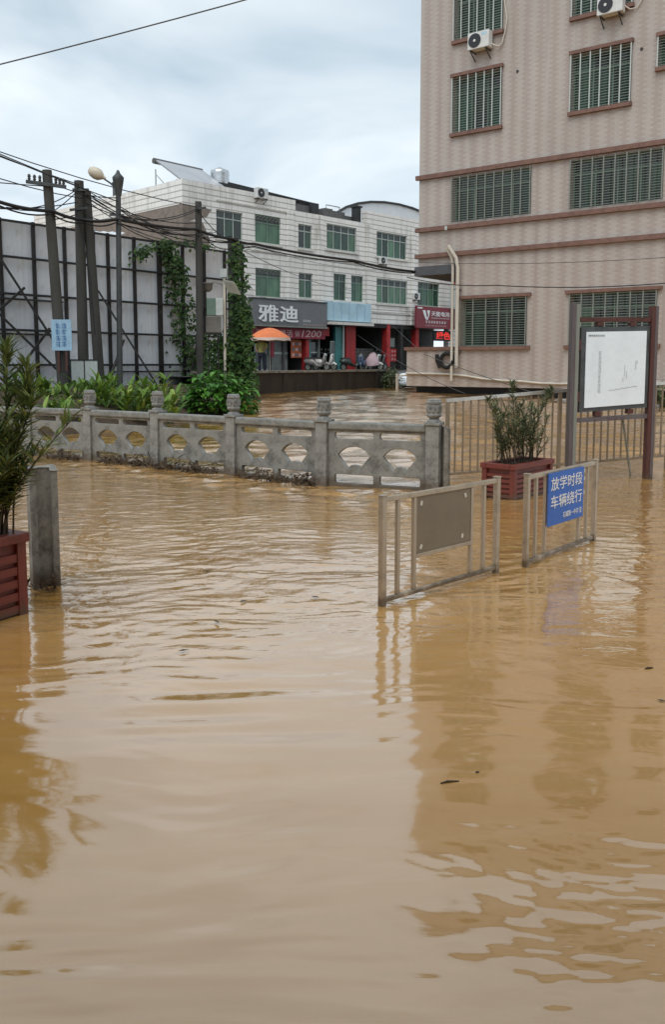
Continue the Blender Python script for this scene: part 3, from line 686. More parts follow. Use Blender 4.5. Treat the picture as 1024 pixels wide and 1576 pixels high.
for j in range(5):
    s_ = box('goods_shelf', 'shop_dark', wb, 10.2, 11.15, 1.0, 1.5, 1.2 + j * .42, 1.24 + j * .42)
    for i in range(4): bar('goods', random.choice(['goods', 'scooter_black', 'bracket']), s_, 10.24 + i * .23, 10.42 + i * .23, 1.05, 1.4, 1.243 + j * .42, 1.243 + j * .42 + random.uniform(.15, .32))
# roof-top things belonging to the place
def sit(name, label, cat, x, y, z): return empty(name, wb.matrix_basis @ Vector((x, y, z)), wb.rotation_euler.z, label, cat)
o = sit('solar_water_heater', 'pale tilted solar water heater on the left corner of the white block roof', 'water heater', .85, -1.2, 10.0)
MB().add([(-.9, 3.4, 2.38), (2.2, 3.4, 2.33), (2.7, 1.9, 1.20), (-.3, 1.9, 1.2), (-.9, 3.46, 2.33), (2.2, 3.46, 2.28), (2.7, 1.96, 1.15), (-.3, 1.96, 1.15)], [(0, 1, 2, 3), (7, 6, 5, 4), (0, 4, 5, 1), (1, 5, 6, 2), (2, 6, 7, 3), (3, 7, 4, 0)]).build('collector_panel', 'collector', o)
MB().tube([(-.95, 3.58, 2.36), (2.25, 3.58, 2.31)], .15, 12).build('storage_tank', 'tank_grey', o)
for x_ in (-.8, 1.9):
    for y_, z1 in ((3.62, 1.95), (1.75, 1.15)): MB().beam((x_, y_, 0), (x_, y_, z1), .05).build('leg', 'bar_silver', o)
MB().beam((-.8, 3.62, .3), (-.8, 1.75, 1.1), .04).beam((-.8, 1.75, .2), (-.8, 3.62, 1.7), .04).build('brace', 'bar_silver', o)
o = sit('water_tank', 'small ribbed steel water tank standing on the white block roof', 'water tank', 3.85, 1.7, 10.2)
box('plinth', 'roof_dark', o, -.5, 1.3, -.6, .6, -.2, 1.38)
MB().lathe([(.52, 1.385), (.54, 1.5), (.52, 1.55), (.54, 1.7), (.52, 1.75), (.54, 1.95), (.52, 2.05), (.5, 2.15), (.2, 2.28), (.06, 2.36)], (0, 0, 0), 18).build('barrel', 'tank_steel', o)
o = sit('roof_canopy', 'thin black sheet canopy over the white block roof edge', 'canopy', 0, 0, 10.0)
MB().add([(3.9, 1.2, 1.62), (11.2, 1.2, 1.36), (11.2, 5, 1.3), (3.9, 5, 1.6), (3.9, 1.2, 1.72), (11.2, 1.2, 1.45), (11.2, 5, 1.42), (3.9, 5, 1.72)], [(0, 3, 2, 1), (4, 5, 6, 7), (0, 1, 5, 4), (1, 2, 6, 5), (2, 3, 7, 6), (3, 0, 4, 7)]).build('sheet', 'roof_dark', o)
for x_ in (4.2, 7.5, 10.7): MB().beam((x_, 1.5, 0), (x_, 1.5, 1.4), .07).build('post', 'black_steel', o)
o = sit('roof_hut', 'dark grey low hut under the black canopy on the white block roof', 'hut', 8.3, .8, 10.0)
box('wall', 'tank_grey', o, 0, 2.2, 0, 1.6, 0, 1.12); box('parapet_block', 'roof_dark', o, 1.7, 2.3, -.25, -.01, .4, 1.3)
o = sit('concrete_cistern', 'grey concrete cistern on the roof in the middle of the white block', 'cistern', 11.2, .8, 10.0)
box('tank', 'tank_grey', o, 0, 2.0, 0, 1.8, 0, 1.12); box('lower_tank', 'tank_grey', o, 2.02, 3.0, 0, 1.5, 0, .95); box('hatch', 'box_grey', o, .6, 1.3, .4, 1.2, 1.123, 1.3)
MB().tube([(.4, .1, 1.12), (.4, .1, 1.42), (1.6, .1, 1.42), (1.6, .1, 1.12)], .03, 6).build('handrail', 'bar_dull', o)
o = sit('chimney', 'short black chimney where the white parapet steps up', 'chimney', 14.0, .55, 10.0)
box('shaft', 'roof_dark', o, -.2, .22, -.2, .22, 0, 1.5); box('cap', 'roof_dark', o, -.28, .30, -.28, .30, 1.503, 1.6)
o = sit('arched_shed_roof', 'pale arched sheet roof rising behind the right parapet of the white block', 'roof', 14.2, 3.5, 10.0)
pts = [(0 + 7.6 * (1 - math.cos(a)), 3.1 * math.sin(a) ** .9) for a in np.linspace(.12, math.pi - .12, 15)]
vv = []; ff = []
for (x_, z_) in pts: vv += [(x_, 0, z_), (x_, 8, z_), (x_, 0, 0), (x_, 8, 0)]
for i in range(14): a = 4 * i; ff += [(a, a + 4, a + 5, a + 1), (a + 2, a + 6, a + 4, a)]
MB().add(vv, ff).build('sheet', 'roof_white', o)
MB().tube([(x_, -.06, z_ + .02) for x_, z_ in pts], .09, 6).build('edge_trim', 'roof_dark', o)
o = sit('vent_stub', 'dark vent stub on the left parapet of the white block', 'vent', .12, 6.5, 11.1)
MB().tube([(0, 0, 0), (0, 0, .62)], .16, 8).build('pipe', 'tank_grey', o); MB().tube([(0, 0, .62), (0, 0, .74)], .2, 8).build('cap', 'roof_dark', o)
air_conditioner(4.86, 10.78, wb, 'white air conditioner hung on the parapet of the white block', -.02, .98)
air_conditioner(15.5, 8.05, wb, 'pale air conditioner between the two right window rows of the white block', -.02, .8)
air_conditioner(19.0, 5.95, wb, 'small dirty air conditioner on the white block above the maroon sign', -.02, .8)

def on_wb(name, label, cat): return empty(name, wb.location, wb.rotation_euler.z, label, cat)
s = on_wb('shop_sign', 'wide grey shop sign with two large white characters', 'sign')
box('board', 'sign_grey', s, 4.28, 10.22, -.5, -.12, 3.80, 5.22, bevel=.02); box('top_trim', 'dark_frame', s, 4.24, 10.26, -.54, -.08, 5.223, 5.29); box('bottom_trim', 'bar_dull', s, 4.24, 10.26, -.54, -.08, 3.70, 3.797)
text('雅', s, 4.66, 6.15, 3.98, 4.92, -.505, 'letter_white', bold=.0, depth=.05); text('雅', s, 4.70, 6.19, 3.955, 4.895, -.508, 'letter_white', bold=.0, depth=.05); text('迪', s, 6.32, 7.78, 3.97, 4.92, -.505, 'letter_white', bold=.02, depth=.05)
marks(s, 8.2, 8.85, 4.05, 4.2, -.505, 4, 'letter_white', seed=3); marks(s, 8.2, 10.1, 3.86, 3.94, -.505, 12, 'letter_pink', seed=4)
s = on_wb('shop_sign', 'faded pale blue shop sign beside the grey sign', 'sign')
box('board', 'sign_sky', s, 10.32, 14.38, -.42, -.12, 4.22, 5.38, bevel=.02); box('awning_edge', 'white_plaster', s, 10.3, 14.3, -.75, -.1, 3.98, 4.15)
for k in range(5): bar('seam', 'notice_blue', s, 10.85 + k * .72, 10.90 + k * .72, -.432, -.424, 4.3, 5.3)
s = on_wb('promotion_banner', 'long dark red promotion banner reading 1200 under the grey sign', 'banner')
box('cloth', 'banner_red', s, 4.35, 10.4, -.18, -.14, 3.08, 3.68)
text('1200', s, 8.35, 10.05, 3.18, 3.58, -.185, 'letter_pink', bold=.012, slant=.2); text('焕活', s, 6.62, 7.62, 3.15, 3.58, -.185, 'letter_pink', bold=.01); text('省', s, 7.8, 8.25, 3.2, 3.55, -.185, 'letter_pink', bold=.005)
marks(s, 4.8, 6.4, 3.3, 3.58, -.185, 5, 'letter_pink', seed=8)
s = on_wb('hanging_sign', 'maroon battery shop sign with white logo hung under the overhang', 'sign')
box('board', 'sign_red', s, 18.85, 23.3, -.6, -.45, 4.04, 5.52)
box('corner_tag', 'letter_white', s, 18.98, 19.5, -.615, -.603, 5.34, 5.44)
m = MB()
m.add([(19.5, -.62, 5.25), (19.82, -.62, 5.25), (20.02, -.62, 4.72), (19.88, -.62, 4.6), (19.74, -.62, 4.8)], [(0, 1, 2, 3, 4)])
m.add([(19.98, -.62, 5.25), (20.34, -.62, 5.25), (20.26, -.62, 4.9), (20.08, -.62, 4.58), (19.96, -.62, 4.6), (20.14, -.62, 4.9)], [(0, 1, 2, 3, 4, 5)])
m.build('logo', 'letter_white', s)
text('天能电池', s, 20.5, 22.65, 4.88, 5.22, -.605, 'letter_white', bold=.012); marks(s, 20.5, 22.65, 4.72, 4.8, -.605, 14, 'letter_white', seed=5)
marks(s, 19.85, 22.3, 4.38, 4.58, -.605, 8, 'letter_white', seed=6); marks(s, 19.85, 22.3, 4.18, 4.28, -.605, 16, 'letter_pink', seed=7)
s = on_wb('led_sign', 'glowing red light sign below the maroon sign', 'sign')
box('case', 'shop_dark', s, 21.1, 23.2, -.42, -.3, 3.2, 3.92); text('绿色', s, 21.35, 23.0, 3.3, 3.85, -.425, 'led_red', bold=.02)
s = on_wb('pillar_sign', 'tall pale vertical sign between the maroon sign and the drain pipes', 'sign')
box('board', 'box_white', s, 22.5, 23.25, -.9, -.7, 5.55, 7.1); box('lower_board', 'box_grey', s, 23.32, 24.0, -.9, -.7, 3.7, 6.0); box('red_board', 'poster_red', s, 22.7, 23.9, -.95, -.72, 7.15, 7.9)

# parked scooters in front of the shops
def scooter(loc, rz, body, label, cover=None, fat=1.0):
    o = empty('scooter', loc, rz, label, 'scooter', 'scooters parked by the shops')
    for x_ in (-.58, .62):
        w = MB().tube([(x_ + .2 * math.cos(a), 0, .24 + .2 * math.sin(a)) for a in np.linspace(0, 2 * math.pi, 17)], .048, 6, False).build('wheel', 'tyre', o)
        MB().tube([(x_, -.03, .24), (x_, .03, .24)], .15, 10).build('rim', 'bar_dull', w)
    m = MB(); prof = [(-.80, .52, .62), (-.55, .40, .74), (-.2, .34, .70), (.0, .26, .40), (.22, .24, .34), (.36, .28, .55), (.46, .40, .92), (.52, .60, .98)]
    vv = []
    for x_, za, zb in prof:
        hw = (.14 if x_ < .3 else .17) * fat; vv += [(x_, -hw, za), (x_, hw, za), (x_, hw * .8, zb), (x_, -hw * .8, zb)]
    ff = [(0, 1, 2, 3), (31, 30, 29, 28)]
    for i in range(7):
        a = 4 * i; ff += [(a, a + 4, a + 5, a + 1), (a + 1, a + 5, a + 6, a + 2), (a + 2, a + 6, a + 7, a + 3), (a + 3, a + 7, a + 4, a)]
    m.add(vv, ff, True).build('body', body, o)
    MB().add([(-.78, -.13, .70), (-.1, -.13, .72), (-.1, .13, .72), (-.78, .13, .70), (-.74, -.1, .80), (-.14, -.1, .78), (-.14, .1, .78), (-.74, .1, .80)], [(0, 3, 2, 1), (4, 5, 6, 7), (0, 1, 5, 4), (1, 2, 6, 5), (2, 3, 7, 6), (3, 0, 4, 7)]).build('seat', 'seat_black', o)
    MB().tube([(.62, 0, .24), (.5, 0, .7), (.44, 0, 1.0)], .035, 7).build('steering_column', 'scooter_black', o)
    MB().tube([(.36, -.34, 1.06), (.44, -.15, 1.02), (.44, .15, 1.02), (.36, .34, 1.06)], .022, 6).build('handlebar', 'scooter_black', o)
    MB().tube([(.47, 0, .94), (.6, 0, .92)], .085, 10).build('headlight', 'alu_pale', o)
    for s_ in (-1, 1):
        MB().tube([(.4, s_ * .25, 1.05), (.42, s_ * .3, 1.24)], .008, 5).tube([(.41, s_ * .3, 1.25), (.43, s_ * .3, 1.25)], .06, 8).build('mirror', 'scooter_black', o)
    MB().tube([(.45, 0, .36), (.62, 0, .47), (.8, 0, .36)], [.06, .09, .05], 6).build('front_mudguard', body, o)
    if cover:
        vv = []; ff = []; n1 = 12
        for i in range(7):
            q = i / 6; zc = 1.12 - .82 * q
            for k in range(n1):
                a = 2 * math.pi * k / n1; r_ = .10 + .30 * math.sin(q * math.pi / 2) + .03 * math.sin(3 * a + i); vv.append((.12 + 1.25 * r_ * math.cos(a), .9 * r_ * math.sin(a), zc + .05 * math.cos(a)))
        for i in range(6):
            for k in range(n1): ff.append((i * n1 + k, i * n1 + (k + 1) % n1, (i + 1) * n1 + (k + 1) % n1, (i + 1) * n1 + k))
        ff.append(tuple(range(n1)))
        MB().add(vv, ff, True).build('rain_cover', cover, o)
    return o
def wbp(x, y, z=1.17): return tuple(wb.matrix_basis @ Vector((x, y, z)))
rzw = wb.rotation_euler.z
scooter(wbp(8.25, -1.6), rzw - 1.2, 'scooter_grey', 'grey scooter facing out before the orange poster')
scooter(wbp(9.0, -1.5), rzw - 1.3, 'scooter_white', 'white scooter beside the red pillar of the grey-signed shop')
scooter(wbp(11.3, -1.6), rzw - .4, 'scooter_dark', 'dark green scooter in front of the teal shop door', fat=1.2)
scooter(wbp(12.0, -1.8), rzw - 2.6, 'scooter_blue', 'blue scooter with pale front beside the teal shop')
scooter(wbp(12.85, -1.7), rzw - .9, 'scooter_white', 'scooter under a pale pink rain cover', cover='cover_pink')
scooter(wbp(13.9, -1.0), rzw - .3, 'scooter_black', 'black scooter in front of the grey shutter')
scooter(wbp(14.8, -.6), rzw - .2, 'scooter_black', 'second black scooter from the pink-covered one, nearest the red pillar')

# ------------------------------------------------------------------ dark river wall below the shops
rw = empty('river_wall', (-2.89, 32.17, 0), math.atan2(40.02 - 32.17, 2.61 + 2.89), 'dark stained retaining wall along the far river edge', 'wall')
LW = math.hypot(5.5, 7.85)
box('wall', 'retaining', rw, -3.0, LW, 0, .5, -.6, 1.24); box('coping', 'concrete', rw, -3.0, LW, -.06, .5, 1.243, 1.33)
box('end_block', 'concrete', rw, LW + .003, LW + .75, -.05, .6, -.6, 1.28)
for k in range(4): box('buttress', 'retaining', rw, 1.6 + 2.3 * k, 1.85 + 2.3 * k, -.07, -.003, -.6, 1.2)
o = empty('guide_post', (2.95, 38.6, .2), 0, 'short white guide post in the water by the end of the dark wall', 'post')
MB().tube([(0, 0, -.6), (0, 0, .95)], .07, 8).build('post', 'pipe_white', o); MB().tube([(.1, 0, .85), (1.2, -.3, .95)], .045, 6).build('arm', 'pipe_white', o)

# ------------------------------------------------------------------ hoarding on the left
fe = empty('hoarding', (-9.93, 25.8, 0), math.atan2(8.2, 6.41), 'tall hoarding of grey sheets on a black steel frame', 'hoarding')
ux = [-4.5, -3.4, -2.3, -1.17, -.05, 1.07, 2.18, 3.28, 3.86, 4.96, 6.07, 7.18, 8.25, 9.32, 10.3]
zl = [0.5, 1.56, 2.62, 3.70, 4.80, 5.86]
for a, b in zip(ux, ux[1:]):
    for c, d_ in zip(zl, zl[1:]): bar('sheet', 'sheet', fe, a + .006, b - .006, .02 + random.uniform(0, .018), .05, c + .005, d_ - .005)
for k, a in enumerate(ux): bar('upright', 'black_steel', fe, a - (.08 if k == 10 else .045), a + (.08 if k == 10 else .045), -.08, .01, .3, 5.93)
for c in zl[1:]: bar('crossbar', 'black_steel', fe, -4.5, 10.34, -.14, -.083, c - .035, c + .035)
for c in (3.55, 2.5): bar('crossbar', 'black_steel', fe, -4.5, 2.0, -.14, -.084, c - .028, c + .028)
bar('crossbar', 'black_steel', fe, 3.9, 10.3, -.14, -.084, 1.30, 1.35)
for p, q in (((-.3, -.2, 4.9), (2.1, -1.0, .8)), ((-.3, -.2, 3.1), (1.5, -.6, 1.3)), ((1.4, -.25, 2.7), (-.2, -.7, 1.2)), ((.6, -.2, 3.9), (-.7, -.6, 3.0)),
             ((3.3, -.2, 4.0), (4.9, -1.4, .6)), ((4.3, -.2, 2.4), (3.2, -.8, 1.1)), ((7.6, -.3, 2.4), (6.9, -.6, 1.0)), ((3.35, -.2, 2.2), (3.1, -.3, 3.6))):
    MB().beam(p, q, .06).build('brace', 'black_steel', fe)
# pale sheds roofs behind the hoarding
o = empty('shed', (-21.5, 33.5, 0), R(3), 'low shed with pale corrugated roof behind the hoarding', 'shed')
vv = []; ff = []
for k in range(61):
    x_ = k * .2; zz = .05 * (k % 2); vv += [(x_, 0, 6.6 + zz - .03 * x_), (x_, 7, 8.15 + zz - .03 * x_)]
for k in range(60): ff.append((2 * k, 2 * k + 2, 2 * k + 3, 2 * k + 1))
MB().add(vv, ff).build('roof', 'roof_white', o); box('wall', 'white_plaster', o, .1, 11.6, .2, 6.8, .5, 6.2)
for k in range(5): MB().beam((1 + 2.4 * k, -.02, 6.66 - .072 * k), (1 + 2.4 * k, 7, 8.22 - .072 * k), .06).build('batten', 'bar_dull', o)

# ------------------------------------------------------------------ poles, lamp, boxes
def pole(name, p, q, r0, r1, label, cat='pole', mat='pole_concrete', seg=12):
    o = empty(name, (p[0], p[1], 0), 0, label, cat)
    dx, dy = q[0] - p[0], q[1] - p[1]
    MB().tube([(0, 0, .1), (dx * .5, dy * .5, (q[2]) / 2), (dx, dy, q[2])], [r0, (r0 + r1) / 2, r1], seg).build('shaft', mat, o)
    return o
o = pole('utility_pole', (-7.28, 23.0), (-7.56, 23.0, 6.68), .155, .125, 'leaning concrete utility pole with a crossarm of insulators', 'utility pole')
c_ = MB().beam((-.78, -.16, 6.36), (.26, -.16, 6.22), .07, .09).build('crossarm', 'pole_metal', o)
for x_ in (-.7, -.56, -.42, .0, .1, .2):
    MB().lathe([(.02, 0), (.045, .03), (.03, .07), (.05, .1), (.03, .15), (.0, .17)], (x_, -.16, 6.36 - .1346 * (x_ + .78) + .045), 8).build('insulator', 'pole_metal', c_)
o = pole('utility_pole', (-7.20, 24.5), (-7.16, 24.5, 6.72), .16, .13, 'upright dark utility pole, left of the close pair', 'utility pole')
MB().beam((-.1, -.14, 6.45), (.35, -.14, 6.45), .07).beam((-.2, -.14, 5.9), (.3, -.14, 5.95), .06).build('bracket_arm', 'pole_metal', o)
pole('utility_pole', (-6.72, 24.6), (-6.98, 24.6, 6.45), .155, .12, 'dark utility pole leaning against its twin', 'utility pole')
o = pole('utility_pole', (-4.38, 28.0), (-4.34, 28.0, 6.80), .15, .13, 'square dark utility pole beside the grey meter boxes', 'utility pole', seg=4)
MB().beam((-.05, -.12, 6.55), (.3, -.12, 6.6), .06).build('bracket_arm', 'pole_metal', o)
o = pole('utility_pole', (-3.42, 29.5), (-3.40, 29.5, 5.85), .21, .19, 'thick ivy-covered pole at the end of the hoarding', 'utility pole')
lp = pole('street_lamp', (-6.12, 24.3), (-6.0, 24.3, 6.7), .085, .07, 'tall dark street lamp with a cream globe arm', 'street lamp', 'pole_metal')
MB().lathe([(.08, 0), (.10, .12), (.155, .42), (.165, .5), (.11, .56), (.06, .62), (.04, .68), (.0, .72)], (.12, 0, 6.62 - .35), 12).build('lantern_top', 'pole_metal', lp)
MB().tube([(.08, 0, 6.45), (-.1, -.02, 6.62), (-.28, -.03, 6.74)], .025, 7).build('arm', 'pole_metal', lp)
gb = MB().lathe([(.0, -.30), (.10, -.27), (.17, -.17), (.195, -.03), (.18, .10), (.11, .2), (.05, .27), (.04, .32)], (0, 0, 0), 14).build('globe', 'lamp_globe', lp)
gb.location = (-.47, -.03, 6.87); gb.rotation_euler = (0, R(118), 0); gb.scale = (.85, .85, .85)
MB().beam((-.15, 0, 5.75), (.25, 0, 5.75), .05).build('bracket_arm', 'pole_metal', lp)
o = pole('solar_lamp', (-3.62, 28.5), (-3.6, 28.5, 4.62), .05, .045, 'white solar lamp pole with tilted panel by the meter boxes', 'lamp', 'pipe_white')
MB().add([(.02, -.3, 4.35), (.38, -.3, 4.28), (.56, -.05, 3.92), (.16, -.05, 4.0), (.02, -.28, 4.30), (.38, -.28, 4.23), (.56, -.03, 3.87), (.16, -.03, 3.95)], [(0, 1, 2, 3), (7, 6, 5, 4), (0, 4, 5, 1), (1, 5, 6, 2), (2, 6, 7, 3), (3, 7, 4, 0)]).build('solar_panel', 'box_white', o)
MB().box(-.1, .12, -.1, .1, 4.45, 4.72).build('head', 'box_white', o)
MB().tube([(0, 0, 4.2), (-.3, -.1, 4.3), (-.5, -.12, 4.25)], .02, 6).build('arm', 'bar_dull', o)
MB().lathe([(.2, 0), (.2, .04), (.17, -.0), (.16, -.18), (.08, -.25), (0, -.26)], (-.52, -.12, 4.22), 10).build('camera_dome', 'box_grey', o)
o = empty('meter_box', (-4.17, 28.3, 3.18), R(8), 'green and white meter box on the pole, upper of two', 'box')
box('cabinet', 'box_green', o, .0, .30, -.2, .1, .0, .56, bevel=.01); box('door', 'box_white', o, .303, .54, -.21, .1, .0, .56, bevel=.01)
o = empty('meter_box', (-4.2, 28.3, 2.62), R(8), 'plain grey meter box hung below the green and white one', 'box')
box('cabinet', 'box_grey', o, 0, .5, -.18, .1, 0, .53, bevel=.01); box('edge', 'black_steel', o, -.02, .52, -.16, .08, -.06, -.003)
for x_ in (.08, .4): MB().beam((x_, .05, -.06), (x_, .05, -2.2), .04).build('leg', 'black_steel', o)
o = empty('notice', (-7.50, 22.75, 1.95), R(6), 'pale blue paper notice fixed low on the leaning pole', 'notice')
box('sheet', 'notice_blue', o, 0, .52, -.01, .01, 0, .82); marks(o, .1, .42, .1, .74, -.012, 2, 'notice_ink', rows=4, seed=9)
for x_ in (.16, .36): MB().beam((x_, .03, -.003), (x_, .03, -.55), .05).build('stake', 'rusty', o)
o = empty('frame_panel', (-7.30, 23.6, 1.0), R(10), 'white two-pane panel leaning among the plants', 'panel')
for a in (.03, .40): bar('pane', 'box_white', o, a, a + .34, -.01, .01, .04, .68)
MB().box(0, .027, -.02, .02, 0, .71).box(.373, .397, -.02, .02, 0, .71).box(.743, .77, -.02, .02, 0, .71).box(0, .77, -.022, .022, .683, .72).build('frame', 'black_steel', o)

# ------------------------------------------------------------------ overhead cables
def cable(pts, r, label, mat='cable', sag=0.0, group=None, n=10, seg=5):
    pts = [Vector(p) for p in pts]; out = []
    for i, (a, b) in enumerate(zip(pts, pts[1:])):
        for k in range(n):
            q = k / n; p = a.lerp(b, q); p.z -= sag * 4 * q * (1 - q); out.append(p)
    out.append(pts[-1]); c0 = Vector(pts[0])
    o = MB().tube([p - c0 for p in out], r, seg).build('overhead_cable', mat); o.location = c0
    return tag(o, label, 'cable', group)
cable([(-18, 19, 5.7), (-3.5, 20.0, 9.35), (8, 19, 12.3)], .016, 'single thin wire crossing the open sky', 'grey_cable', .12)
cable([(-12, 18, 5.45), (-8.07, 21, 5.49), (-7.40, 22.8, 5.60), (-6.98, 24.3, 5.62), (-6.06, 24.15, 5.62), (-4.39, 27.8, 5.90), (-3.4, 29.2, 5.80), (-2.74, 30, 5.75), (.77, 32, 5.42), (3.22, 33.4, 5.16)], .048, 'thick black cable bundle strung past all poles to the pinkish block', sag=.05)
cable([(-12, 18, 5.30), (-8.07, 21, 5.40), (-7.40, 22.8, 5.52), (-6.98, 24.3, 5.55), (-6.06, 24.15, 5.52), (-4.39, 27.8, 5.72), (-3.4, 29.2, 5.70), (-2.74, 30, 5.66), (.77, 32, 5.36), (3.22, 33.4, 5.10)], .022, 'thinner cable lashed just below the thick black bundle', sag=.1)
G1 = 'tangled thin wires around the left poles'; L1 = 'thin dark wire in the tangle around the left poles'
for a, b, sg in (((-13, 15, 8.6), (-7.16, 24.3, 6.55), .15), ((-13, 15, 8.45), (-7.16, 24.3, 6.6), .25), ((-13, 15, 8.5), (-6.0, 24.2, 6.1), .2), ((-13, 15.2, 8.3), (-4.34, 27.8, 6.6), .5),
                 ((-7.16, 24.3, 6.6), (-5.6, 31, 6.2), .12), ((-7.16, 24.3, 6.5), (-4.34, 27.8, 6.1), .3), ((-6.98, 24.4, 6.3), (-4.34, 27.8, 5.9), .35), ((-6.0, 24.2, 5.75), (-4.34, 27.8, 6.5), .25),
                 ((-7.16, 24.3, 6.4), (-4.6, 33, 6.6), .5), ((-6.98, 24.4, 6.1), (-4.34, 27.8, 6.55), .4), ((-12, 19, 6.2), (-7.56, 22.9, 6.25), .1), ((-13, 18, 7.6), (-7.5, 22.9, 5.6), .7),
                 ((-7.55, 22.85, 5.5), (-7.16, 24.3, 6.4), .05), ((-8.3, 22, 5.55), (-7.16, 24.3, 6.45), .2), ((-7.4, 22.85, 5.4), (-6.98, 24.4, 5.9), .06), ((-6.98, 24.4, 5.8), (-6.0, 24.2, 5.6), .1),
                 ((-4.34, 27.8, 6.5), (-3.4, 29.3, 5.7), .15), ((-4.34, 27.8, 5.9), (-3.4, 29.3, 5.5), .25), ((-6.0, 24.2, 6.0), (-5.0, 37, 7.2), .4), ((-7.16, 24.3, 6.55), (-3.4, 29.3, 5.75), .55), ((-6.98, 24.4, 6.35), (-3.4, 29.3, 5.9), .45), ((-6.98, 24.4, 6.2), (-5.2, 36, 6.9), .6), ((-12, 17, 7.9), (-7.0, 24.3, 6.2), .5), ((-7.56, 22.9, 6.4), (-6.0, 24.2, 6.2), .12), ((-10.5, 20, 5.6), (-7.16, 24.3, 6.1), .3), ((-6.0, 24.2, 5.5), (-4.34, 27.8, 5.6), .3), ((-6.0, 24.2, 5.9), (-3.8, 40, 6.9), .6)):
    cable([a, b], .0145, L1, 'cable', sg, G1)
# hanging coils between the twin poles
cable([(-7.2, 24.25, 5.9), (-6.85, 24.2, 4.2), (-6.75, 24.2, 2.4)], .02, 'loose wire hanging down the twin poles', sag=0)
G2 = 'thin wires along the white block'; L2 = 'thin grey wire strung along the white block facade'
for a, b, sg in ((wbp(4, -.3, 8.05), wbp(19, -.3, 7.75), .15), (wbp(4, -.3, 8.2), wbp(15, -.3, 7.6), .3), (wbp(5, -.3, 5.35), wbp(19, -.4, 5.0), .2), ((-3.4, 29.3, 5.6), wbp(14, -.3, 6.2), .4)):
    cable([a, b], .013, L2, 'grey_cable', sg, G2)
cable([(2.9, 33.5, 4.95), (5.8, 30.4, 4.36), (10.9, 26.5, 4.12), (15, 23, 4.1)], .018, 'dark wire sagging across the lower pinkish facade', sag=.12)
cable([(3.3, 33.3, 5.5), (10.9, 27.6, 5.0), (14.5, 25.0, 5.05)], .011, 'fine wire just under the lowest brown ledge', 'grey_cable', sag=.12)
cable([wbp(16.5, -.5, 4.1), (3.6, 33.0, 1.95), (7.0, 28.2, .55)], .014, 'slanting stay wire from the shops down past the terrace wall', 'grey_cable', .05)
cable([wbp(13.0, -.5, 3.4), (3.0, 33.2, 1.45), (4.9, 31.2, .5)], .012, 'lower slanting wire in front of the terrace wall', 'grey_cable', .05)

# ------------------------------------------------------------------ person under the orange umbrella
def skin_body(name, pts, edges, mat, parent, root=0):
    me = bpy.data.meshes.new(name); me.from_pydata([p[:3] for p in pts], edges, []); me.update()
    o = bpy.data.objects.new(name, me); col.objects.link(o); o.parent = parent
    sk = o.modifiers.new('skin', 'SKIN'); 
    if not me.skin_vertices: me.attributes
    for i, p in enumerate(pts):
        sv = me.skin_vertices[0].data[i]; sv.radius = (p[3], p[4] if len(p) > 4 else p[3]); sv.use_root = (i == root)
    sb = o.modifiers.new('sub', 'SUBSURF'); sb.levels = 1; sb.render_levels = 2
    me.materials.append(MT[mat]); return o
PXY = (-3.30, 39.6)
pe = empty('person', (*PXY, 1.15), R(-15), 'person in yellow-green top and dark trousers under the orange umbrella', 'person')
bm_pts = [(0, 0, .92, .14, .11), (0, 0, 1.12, .13, .10), (0, .01, 1.34, .16, .11), (0, .01, 1.44, .10, .08), (0, 0, 1.52, .05), (0, -.02, 1.60, .075, .085), (0, -.02, 1.70, .08, .095),
          (-.10, 0, .86, .085), (-.11, -.02, .48, .06), (-.11, .02, .10, .042), (-.11, -.10, .05, .04),
          (.10, 0, .86, .085), (.12, .0, .48, .06), (.13, .04, .10, .042), (.13, -.08, .05, .04),
          (-.19, 0, 1.38, .052), (-.25, -.04, 1.14, .042), (-.16, -.2, 1.02, .034), (-.12, -.26, 1.02, .03),
          (.19, 0, 1.38, .052), (.26, -.05, 1.16, .042), (.15, -.22, 1.12, .034), (.10, -.27, 1.14, .03)]
bm_e = [(0, 1), (1, 2), (2, 3), (3, 4), (4, 5), (5, 6), (0, 7), (7, 8), (8, 9), (9, 10), (0, 11), (11, 12), (12, 13), (13, 14), (2, 15), (15, 16), (16, 17), (17, 18), (2, 19), (19, 20), (20, 21), (21, 22)]
def has_skin():
    me = bpy.data.meshes.new('probe'); return me
import_body = skin_body if hasattr(bpy.types.Mesh, 'skin_vertices') else None
def body_fallback(parent):
    m = MB()
    for a, b in bm_e: m.tube([bm_pts[a][:3], bm_pts[b][:3]], [bm_pts[a][3] * 1.1, bm_pts[b][3] * 1.1], 8)
    return m
bme = bpy.data.meshes.new('body'); bme.from_pydata([p[:3] for p in bm_pts], bm_e, []); bme.update()
bo = bpy.data.objects.new('body', bme); col.objects.link(bo); bo.parent = pe; bo.modifiers.new('skin', 'SKIN')
if len(bme.skin_vertices) == 0:
    bpy.context.view_layer.objects.active = bo
for i, p in enumerate(bm_pts):
    if len(bme.skin_vertices):
        sv = bme.skin_vertices[0].data[i]; sv.radius = (p[3], p[4] if len(p) > 4 else p[3]); sv.use_root = (i == 0)
bo.modifiers.new('sub', 'SUBSURF').render_levels = 2; bme.materials.append(MT['skin'])
MB().lathe([(.155, .93), (.165, 1.05), (.165, 1.2), (.185, 1.34), (.13, 1.45), (.07, 1.5)], (0, 0, 0), 14).tube([(-.19, 0, 1.4), (-.255, -.04, 1.14)], [.07, .058], 8).tube([(.19, 0, 1.4), (.265, -.05, 1.16)], [.07, .058], 8).build('shirt', 'vest', pe)
